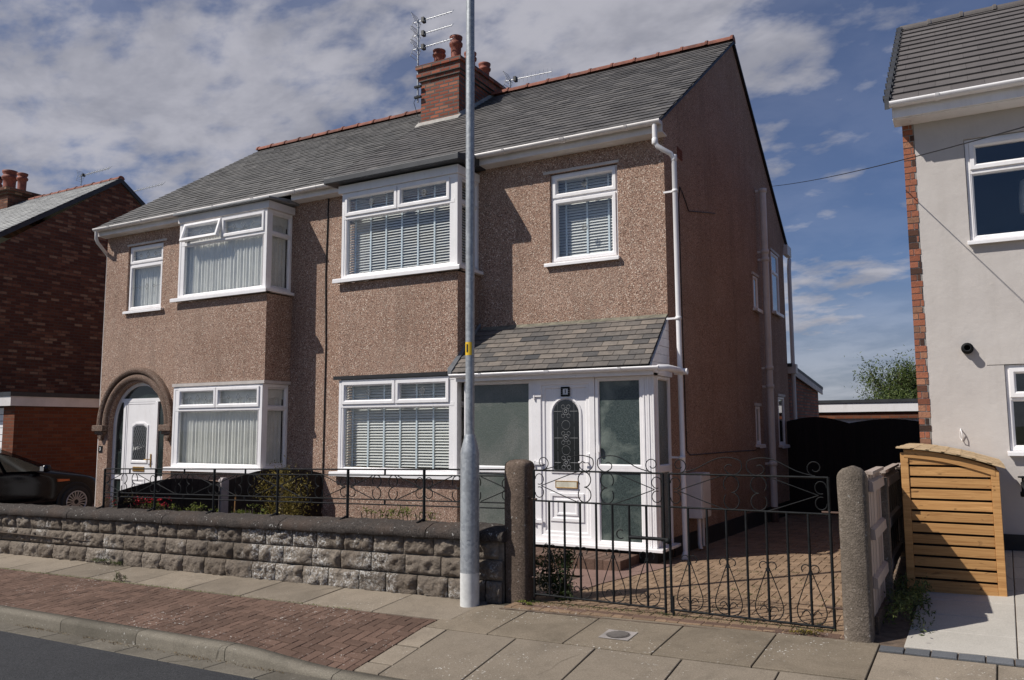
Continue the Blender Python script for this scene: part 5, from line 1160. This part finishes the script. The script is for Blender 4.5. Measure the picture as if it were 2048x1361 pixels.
add('fence_post', plain('plain_concrete_post', (.30, .26, .25), .85, bs=.4), DF, lambda b: b.prism([(1.45, -.1), (1.57, -.1), (1.57, .82), (1.54, .86), (1.48, .86), (1.45, .82)], -.05, .06, lambda u, v, w_: (u, w_, v)), xf=fxf)
CN = tag(add('garden_cane', 'pine', None, lambda b: b.tube([(-8.25, 7.5, .1), (-8.24, 7.52, .75)], .008, 6)), 'thin bamboo cane standing in the front garden behind the railing', 'garden cane')

# ------------------------------------------------------------------ neighbour fence by the right gate post
NF = thing('board_fence', 'faded cream board fence with concrete posts beside the round-topped gate post', 'fence', (-.72, 8.4, 0))
def npan(y0, y1, ht):
    def f(b):
        n = max(3, round((y1 - y0) / .12))
        for i in range(n):
            a, c = y0 + (y1 - y0) * i / n, y0 + (y1 - y0) * (i + 1) / n - .004
            b.box(-.755, -.738 + .003 * (i % 2), a, c, .05 + .07 * (a - 7), ht + .012 * math.sin(a * 9), random.random())
        for z in (ht - .13, ht - .50, ht - .87): b.hexa([(-.735, y0, z), (-.70, y0, z), (-.70, y1, z), (-.735, y1, z), (-.735, y0, z + .09), (-.705, y0, z + .075), (-.705, y1, z + .075), (-.735, y1, z + .09)], .6)
        b.box(-.76, -.70, y0, y1, ht + .005, ht + .03, .2)
    return f
add('fence_panel', 'fence_wood', NF, npan(7.06, 7.98, 1.20)); add('fence_panel', 'fence_wood', NF, npan(8.12, 9.7, 1.16)); add('fence_panel', 'fence_wood', NF, npan(9.82, 10.38, 1.14))
for y in (7.99, 9.71): add('fence_post', 'post2', NF, lambda b: b.box(-.79, -.68, y, y + .11, -.2, 1.13), bevel=.012)
add('gravel_board', 'post', NF, lambda b: b.box(-.76, -.715, 7.06, 10.38, -.25, .12))

# ------------------------------------------------------------------ timber bin store
BS = thing('bin_store', 'new slatted pine bin store with curved shingled top on the neighbour drive', 'bin store', (-.2, 9, .1))
bx0, bx1, by0, by1 = -.59, .185, 8.36, 10.36; gz = lambda y: zpave(0, y)
def topz(x): u = (x - bx0) / (bx1 - bx0); return 1.375 - .03 * u - .125 * u * u * 1.0
for x0_, x1_ in ((bx0, bx0 + .065), (bx1 - .065, bx1)):
    for y in (by0, by1 - .07):
        pb_ = MB(); pb_.hexa([(x0_, y, gz(y) - .02), (x1_, y, gz(y) - .02), (x1_, y + .06, gz(y) - .02), (x0_, y + .06, gz(y) - .02), (x0_, y, topz(x0_) - .03), (x1_, y, topz(x1_) - .03), (x1_, y + .06, topz(x1_) - .03), (x0_, y + .06, topz(x0_) - .03)], .6); pb_.build('corner_post', 'pine', BS, bevel=.004)
def bslat(b):
    n = 12; z0 = .135; p_ = (1.335 - z0) / n
    for i in range(n):
        a = z0 + i * p_; c = a + p_ * .80; t = random.random()
        x0_, x1_ = bx0 + .066, bx1 - .066
        if i == n - 1: b.prism([(x0_, a), (x1_, a), (x1_, min(topz(x1_) - .075, c)), (x0_ + .4, c), (x0_, c)] if topz(x1_) - .075 > a + .01 else [(x0_, a), (x1_ - .12, a), (x0_ + .35, c), (x0_, c)], by0 + .012, by0 + .03, lambda u, v, w_: (u, w_, v), t)
        else: b.box(x0_, x1_, by0 + .012, by0 + .03, a, c, t)
add('end_slats', 'pine', BS, bslat, bevel=.002)
def bside(b):
    for i in range(11):
        a = .19 + i * .099
        if a < 1.1: b.box(bx1 - .016, bx1, by0 + .061, by1 - .071, a, a + .094, random.random())
add('side_boards', 'pine', BS, bside)
add('gap_shade_sheets', 'darkwood', BS, lambda b: (b.box(bx0 + .002, bx0 + .016, by0 + .061, by1 - .071, .16, 1.30), b.box(bx0 + .03, bx1 - .03, by0 + .07, by0 + .085, .14, 1.12), b.box(bx0 + .03, bx1 - .25, by0 + .07, by0 + .085, 1.121, 1.27)))  # added dark sheets blacken the slat gaps and stop orange bounce at the left
def brail(b, y):
    n = 12
    if 1:
        rows = [[(bx0 + .03 + (bx1 - bx0 - .06) * i / n, yy, topz(bx0 + (bx1 - bx0) * i / n) + dz) for i in range(n + 1)] for yy, dz in ((y, -.075), (y, -.003), (y + .035, -.003), (y + .035, -.075), (y, -.075))]
        b.grid(rows, .4, False)
add('bottom_rail', 'pine', BS, lambda b: b.box(bx0 + .066, bx1 - .066, by0, by0 + .011, .115, .16, .3))
for y_ in (by0 - .004, by1 - .03): add('curved_rail', 'pine', BS, lambda b: brail(b, y_), recalc=False)
def bsh(b):
    n = 7
    for i in range(n):
        xa, xb = bx0 - .03 + (bx1 - bx0 + .07) * i / n, bx0 - .03 + (bx1 - bx0 + .07) * (i + 1.25) / n
        y = by0 - .045; j = 0
        while y < by1:
            y2 = min(y + random.uniform(.09, .12), by1 + .01); o = random.uniform(-.004, .006) + (-.012 if j % 2 else .0)
            za_, zb_ = topz(clampf(xa, bx0, bx1)) + .008, topz(clampf(min(xb, bx1 + .04), bx0, bx1 + .04)) + .022
            b.hexa([(xa + o, y + .002, za_), (min(xb, bx1 + .05) + o, y + .002, zb_ - .012), (min(xb, bx1 + .05) + o, y2 - .002, zb_ - .012), (xa + o, y2 - .002, za_), (xa + o, y + .002, za_ + .010), (min(xb, bx1 + .05) + o, y + .002, zb_), (min(xb, bx1 + .05) + o, y2 - .002, zb_), (xa + o, y2 - .002, za_ + .010)], random.random()); y = y2; j += 1
add('shingle_roof', 'pine_top', BS, bsh)

# ------------------------------------------------------------------ right-hand house
RH = thing('rendered_house', 'pale cement-rendered house with orange brick corner at the right edge', 'house', (3, 13, 0))
YR_ = 10.4
rw = MB(); holes = [(.10, 1.95, 3.64, 4.83), (.345, 1.75, 1.31, 2.25)]
panel(rw, 'y', YR_, -.40, 7, -.2, 5.3, holes, .09); rw.build('wall', 'render', RH, recalc=False)
qb = MB()
for i in range(74):
    z = -.2 + i * .075; e = -.40 - random.choice((0, 0, .012, .02)); m_ = -.46 + random.uniform(-.02, .03)
    if i % 2: qb.box(-.52, e, YR_ - .006 - random.uniform(0, .003), YR_ + .04, z + .005, z + .069, random.random())
    else: qb.box(-.52, m_ - .004, YR_ - .006, YR_ + .04, z + .005, z + .069, random.random()); qb.box(m_ + .004, e, YR_ - .007, YR_ + .04, z + .005, z + .069, random.random())
qb.build('brick_corner', 'brick_quoin', RH)
add('corner_mortar', 'mortar', RH, lambda b: b.box(-.515, -.405, YR_ + .0, YR_ + .03, -.2, 5.2))
sw = MB(); panel(sw, 'x', -.52, YR_ + .01, 17.4, -.2, 5.3); sw.face([(-.52, YR_, 5.3), (-.52, 17.4, 5.3), (-.52, 13.9, 7.7)]); sw.build('side_wall', 'brick_side', RH, recalc=False)
rr = MB(); ln = math.hypot(13.9 - 10.05, 7.85 - 5.27)
slates(rr, (-.64, 10.05, 5.27), (1, 0, 0), (0, 13.9 - 10.05, 7.85 - 5.27), 8, ln, .33, .315, th=.018, jit=.001, gap=.0012)
rr.face([(-.64, 13.9, 7.85), (7.4, 13.9, 7.85), (7.4, 17.75, 5.27), (-.64, 17.75, 5.27)]); rr.build('roof', 'tile', RH, recalc=False)
add('ridge_tiles', 'tile', RH, lambda b: ridge(b, -.64, 7.3, 13.9, 7.90, .11, .45))
add('verge_trim', 'felt', RH, lambda b: (b.hexa([(-.67, 10.02, 5.20), (-.62, 10.02, 5.20), (-.62, 13.9, 7.80), (-.67, 13.9, 7.80), (-.67, 10.02, 5.33), (-.62, 10.02, 5.33), (-.62, 13.9, 7.92), (-.67, 13.9, 7.92)]), [b.box(-.69, -.60, 10.1 + i * .26, 10.22 + i * .26, 5.36 + i * .174, 5.40 + i * .174) for i in range(15)]))
add('fascia', 'upvc', RH, lambda b: (b.box(-.60, 7.2, 10.10, 10.13, 5.11, 5.27), b.box(-.60, 7.2, 10.13, YR_, 5.10, 5.125)), bevel=.004)
add('gutter', 'upvc', RH, lambda b: gutter(b, -.62, 7.2, 10.03, 5.275, .06))
window(RH, fr(YR_ + .03), .105, 1.945, 3.645, 4.825, [(.15, 1.90, 4.47, 4.79, 'sash'), (.15, 1.90, 3.69, 4.43, 'fixed')], .045, None, None, 'upper_window', (.03, .03, .09, .03), .07, [(.15, 1.9, 4.425, 4.475)])
window(RH, fr(YR_ + .03), .35, 1.745, 1.315, 2.245, [(.385, 1.05, 1.89, 2.21, 'sash'), (.385, 1.05, 1.35, 1.87, 'fixed'), (1.07, 1.7, 1.35, 2.21, 'fixed')], .04, None, None, 'lower_window', (.03, .03, .10, .035), .07, [(.385, 1.7, 1.865, 1.895), (1.05, 1.07, 1.36, 2.2)])
add('lintel', 'render', RH, lambda b: b.box(.18, 1.9, YR_ - .006, YR_ + .02, 2.25, 2.31))
for (a, b_, c, d) in ((.1, 1.95, 3.5, 5.0), (.3, 1.8, 1.2, 2.4)):
    rb = MB(); 
    for q in ([(a, YR_ + 2, c), (b_, YR_ + 2, c), (b_, YR_ + 2, d), (a, YR_ + 2, d)], [(a, YR_ + .1, c), (a, YR_ + 2, c), (a, YR_ + 2, d), (a, YR_ + .1, d)], [(b_, YR_ + .1, c), (b_, YR_ + 2, c), (b_, YR_ + 2, d), (b_, YR_ + .1, d)], [(a, YR_ + .1, c), (b_, YR_ + .1, c), (b_, YR_ + 2, c), (a, YR_ + 2, c)], [(a, YR_ + .1, d), (b_, YR_ + .1, d), (b_, YR_ + 2, d), (a, YR_ + 2, d)]): rb.face(q)
    rb.build('room_interior', 'dark_room', RH, recalc=False)
add('window_shade', 'upvc', RH, lambda b: b.lathe(.82, YR_ + .45, [(.20, 4.0), (.20, 4.2), (.18, 4.38), (.02, 4.42)], 6))
add('plinth', 'black', RH, lambda b: b.box(-.40, 7, YR_ - .015, YR_ - .001, .1, .43))
WL = tag(add('wall_light', 'iron', None, lambda b: (b.lathe(0, 0, [(.055, 0), (.062, .01), (.062, .05), (.045, .055), (.045, .12), (.03, .12), (.028, .03)], 18)), xf=lambda p: (.005 + p[0], YR_ - p[2], 2.44 + p[1])), 'round black wall light on the pale render above the bin store', 'wall light')
HK = tag(add('wall_hook', 'upvc', None, lambda b: b.tube([(-.11, YR_, 1.55), (-.11, YR_ - .05, 1.55), (-.10, YR_ - .06, 1.50), (-.09, YR_ - .05, 1.44), (-.10, YR_ - .03, 1.42), (-.12, YR_ - .03, 1.46), (-.115, YR_ - .05, 1.54)], .006, 6)), 'small white hook fixed to the pale render over the bin store roof', 'hook')
TB = tag(add('mirror_stand_in', 'iron', None, lambda b: (b.tube([(.44, YR_, .97), (.44, YR_ - .12, .97), (.44, YR_ - .17, .93), (.44, YR_ - .17, .87)], .022, 8), b.lathe(.44, YR_ - .10, [(.012, .97), (.012, 1.03), (.045, 1.035), (.045, 1.05), (.0, 1.055)], 10), b.lathe(.44, YR_ - .17, [(.03, .84), (.035, .86), (.035, .89), (.02, .90)], 10))), 'black tap shape standing in for a car wing mirror, on the wall at the far right edge, by the bin store', 'car mirror stand-in')  # tap shape stands in for what is likely a car's wing mirror

# overhead line
def sag(a, b, s_, n=24): a, b = V3(a), V3(b); return [a + (b - a) * (k / n) - Vector((0, 0, s_ * 4 * (k / n) * (1 - k / n))) for k in range(n + 1)]
OC = tag(add('overhead_cable', 'ink', None, lambda b: b.tube(sag((-3.43, 17.6, 6.70), (2.3, 2.0, 2.60), .14), .0055, 5)), 'thin black overhead cable crossing from the gable to above the pale house', 'cable')

# ------------------------------------------------------------------ things at the back
BG = thing('brick_garage', 'flat-roofed brick garage with white fascia behind the dark arched gates', 'garage', (-1, 26, 0))
add('wall', 'brick_garage', BG, lambda b: panel(b, 'y', 24.06, -3.9, 2.0, -.4, 1.98, [(-3.75, -.6, -.3, 1.80)], .08), recalc=False)
add('side_wall', 'brick_garage', BG, lambda b: b.box(-3.9, -3.8, 24.15, 29, -.4, 1.98))
add('fascia', 'upvc', BG, lambda b: b.box(-3.95, 2.1, 24.0, 24.05, 1.985, 2.23))
add('roof', 'felt', BG, lambda b: b.box(-4.0, 2.2, 23.97, 29, 2.23, 2.31))
add('door', 'upvc', BG, lambda b: b.box(-3.75, -.6, 24.14, 24.18, -.3, 1.8))
AG = thing('arched_gates', 'pair of dark close-boarded arched gates closing the side passage', 'gate', (-2, 18.1, -.2))
def ag(x0, x1, z0_, z1_, rise):
    def f(b):
        n = 14
        for i in range(n):
            a, c = x0 + (x1 - x0) * i / n, x0 + (x1 - x0) * (i + 1) / n + (.006 if i % 2 and i < n - 1 else 0); h = lambda x: z0_ + (z1_ - z0_) * (x - x0) / (x1 - x0) + rise * math.sin(math.pi * (x - x0) / (x1 - x0))
            b.prism([(a, -.35), (c, -.35), (c, h(c)), (a, h(a))], 18.1 - .006 * (i % 2), 18.13 - .003 * (i % 2), lambda u, v, w_: (u, w_, v), random.random())
    return f
add('gate_leaf', 'darkwood', AG, ag(-3.43, -2.195, 1.70, 1.655, .11)); add('gate_leaf', 'darkwood', AG, ag(-2.205, -.55, 1.655, 1.61, .10))
LT = thing('rear_extension', 'low brick extension with sloping roof behind the tall gable wall', 'outbuilding', (-4, 21, 0))
add('wall', 'brick_chim', LT, lambda b: (panel(b, 'x', -3.46, 18.51, 22.6, -.4, 2.62), b.face([(-3.46, 18.6, 2.62), (-3.46, 22.6, 2.62), (-3.46, 18.6, 2.9)])), recalc=False)
add('roof', 'felt', LT, lambda b: b.hexa([(-6, 18.55, 2.90), (-3.36, 18.55, 2.90), (-3.36, 22.8, 2.55), (-6, 22.8, 2.55), (-6, 18.55, 2.97), (-3.36, 18.55, 2.97), (-3.36, 22.8, 2.62), (-6, 22.8, 2.62)]))
add('fascia', 'grey_board', LT, lambda b: b.hexa([(-3.39, 18.7, 2.74), (-3.365, 18.7, 2.74), (-3.365, 22.75, 2.42), (-3.39, 22.75, 2.42), (-3.39, 18.7, 2.889), (-3.365, 18.7, 2.889), (-3.365, 22.75, 2.548), (-3.39, 22.75, 2.548)]))

def tree(name, label, base, hgt, rad, nleaf, lsize, squashz=1.0, up_=.55):
    o = thing(name, label, 'tree', base); tr_ = MB(); tips = []
    def br(p, d, ln, r, dep):
        pts = [p]; q = V3(p)
        for i in range(4): d = (d + Vector((random.gauss(0, .12), random.gauss(0, .12), random.gauss(.03, .08)))).normalized(); q = q + d * ln / 4; pts.append(q.copy())
        tr_.tube(pts, [r * (1 - .12 * i) for i in range(5)], 6, False)
        if dep == 0: tips.append((q, ln)); tips.append((pts[2], ln)); return
        for _ in range(4 if dep > 1 else 3):
            nd_ = (d * up_ + Vector((random.gauss(0, .5), random.gauss(0, .5), random.gauss(.25, .3)))).normalized(); br(pts[random.choice((2, 3, 4))], nd_, ln * .68, r * .5, dep - 1)
        tips.append((q, ln * .7))
    br(V3(base), Vector((0, 0, 1)), hgt * .36, rad * .06, 4); tr_.build('trunk', 'bark', o, recalc=False)
    lv_ = MB()
    def f():
        p, l_ = random.choice(tips); q = p + Vector((random.gauss(0, 1), random.gauss(0, 1), random.gauss(0, 1))) * (.075 * rad); return q
    leaves(lv_, f, nleaf, lsize); lv_.build('crown', 'leaf_tree', o, recalc=False); return o
tree('garden_tree', 'leafy green tree rising behind the garage between the two houses', (-2.0, 31, -.3), 4.6, 3.4, 26000, .055)

def plant(name, label, cat, fn, n, size, mat, stems, petals=None, group=None):
    o = thing(name, label, cat, stems[0][0], group)
    add('stems', 'bark', o, lambda b: [b.tube([a, tuple((V3(a) + V3(c)) / 2 + Vector((random.gauss(0, .01), 0, 0))), c], .004, 4) for a, c in stems])
    b = MB(); leaves(b, fn, n, size); b.build('leaves', mat, o, recalc=False)
    if petals:
        b = MB(); leaves(b, petals[0], petals[1], petals[2], 1.0); b.build('flowers', 'petal', o, recalc=False)
    return o
def clump(c, r, cl=12, tight=.25):
    cs = [V3(c) + Vector((random.uniform(-1, 1) * r[0], random.uniform(-1, 1) * r[1], random.uniform(-1, 1) * r[2])) for _ in range(cl)]
    return lambda: random.choice(cs) + Vector((random.gauss(0, r[0] * tight), random.gauss(0, r[1] * tight), random.gauss(0, r[2] * tight)))
def stems_(c, r, n=8, z0=0): return [((c[0] + random.uniform(-.3, .3) * r[0], c[1] + random.uniform(-.3, .3) * r[1], z0), (c[0] + random.uniform(-.9, .9) * r[0], c[1] + random.uniform(-.9, .9) * r[1], c[2] + random.uniform(0, .8) * r[2])) for _ in range(n)]
def bush(name, label, cat, c, r, n, size, mat, z0=.06, pet=None, cl=14): return plant(name, label, cat, clump(c, r, cl), n, size, mat, stems_(c, r, 9, z0), pet)
c = (-10.1, 7.52, .50); bush('flowering_shrub', 'bronze-leaved shrub with bright red flowers behind the left end of the railing', 'shrub', c, (.68, .10, .17), 2200, .018, 'leaf_brown', .06, (clump((-10.1, 7.49, .55), (.62, .05, .12), 26, .08), 330, .014), 16)
bush('garden_bush', 'golden-green bush by the wall at the end of the dark dividing fence', 'shrub', (-8.62, 8.75, .50), (.26, .3, .42), 3200, .020, 'leaf_gold', .06, None, 34)
gp_ = [(-9.55, 'low lime plant just right of the red-flowered shrub'), (-8.95, 'small lime plant beside the thin garden cane'), (-8.0, 'low yellow-green plants in front of the golden bush'), (-6.05, 'lime weeds along the coping left of the middle railing post'), (-5.4, 'yellow-green tuft under the bay window near the lamp column')]
for X, lb in gp_: bush('border_plant', lb, 'plant', (X, 7.55, .60 + .02 * X + .12), (.26, .08, .07), 240, .020, 'leaf_lime', .06, None, 9)
bush('dark_shrub', 'dark green shrub at the foot of the square gate post behind the gate', 'shrub', (-3.62, 7.42, .15), (.17, .13, .17), 2400, .022, 'leaf_dark', -.08, None, 22)
bush('weed_clump', 'straggly weeds growing along the foot of the board fence', 'weeds', (-.52, 7.75, .13), (.13, .55, .10), 1500, .020, 'weed', -.0, None, 34)
bush('weed_clump', 'small green weed at the foot of the stone wall near its left end', 'weeds', (-10.15, 7.12, -.17), (.25, .03, .03), 260, .016, 'weed', -.25, None, 8)
bush('weed_clump', 'upright weed in the joint between the flags and the brick verge', 'weeds', (-9.05, 6.52, -.17), (.10, .02, .05), 110, .013, 'weed', -.22, None, 5)
bush('weed_clump', 'mossy tuft at the foot of the square gate post', 'weeds', (-3.78, 6.98, -.05), (.08, .03, .012), 220, .010, 'leaf_lime', -.08, None, 6)
bush('weed_clump', 'dry yellowish tuft of grass at the foot of the round-topped post', 'weeds', (-1.22, 6.85, .0), (.12, .03, .02), 260, .012, 'leaf_gold', -.05, None, 8)
# moss, grass and litter in the joints
def scatter(name, mat, n, size, pts): 
    b = MB(); leaves(b, lambda: pts(), n, size, .5); o = b.build(name, mat, recalc=False); o['kind'] = 'stuff'; return o
def pt_joint():
    s = random.uniform(-13, -7.6) if random.random() < .8 else random.uniform(-7.6, -5.5); X, Y = ST(s, 6.208 + random.gauss(0, .006)); return (X, Y, zpave(X, Y) + abs(random.gauss(0, .006)))
scatter('joint_moss', 'leaf_lime', 1600, .008, pt_joint)
def pt_gate(): X = random.uniform(-3.8, -1.0); Y = 6.98 - .032 * X * 1 + random.gauss(0, .035); return (X, Y - .0, .02 * X + .01 + abs(random.gauss(0, .006)))
scatter('gate_moss', 'weed', 900, .010, pt_gate)
def pt_lit():
    s = random.uniform(-9, -5) ; s = s if random.random() < .5 else random.choice((-8.6, -7.35, -6.2, -5.3)) + random.gauss(0, .12); X, Y = ST(s, 4.90 - abs(random.gauss(0, .03))); return (X, Y, zroad(X, Y) + .014)
scatter('gutter_litter', 'litter', 420, .011, pt_lit)
def pt_dr():
    X, Y = random.uniform(-3.3, -.8), random.uniform(7.1, 10.2); X = round(X / .1) * .1 + random.gauss(0, .008); return (X, Y, zdrive(X, Y) + .004)
dcs = [(random.uniform(-3.2, -.85), random.uniform(7.2, 10)) for _ in range(34)]
def pt_dw(): c_ = random.choice(dcs); X, Y = c_[0] + random.gauss(0, .05), c_[1] + random.gauss(0, .03); return (X, Y, zdrive(X, Y) + .006)
scatter('driveway_weeds', 'weed', 1100, .009, pt_dw)

for o in bpy.data.objects:
    if o.parent is None and o.type == 'MESH' and 'label' not in o.keys() and 'kind' not in o.keys(): o['kind'] = 'structure'
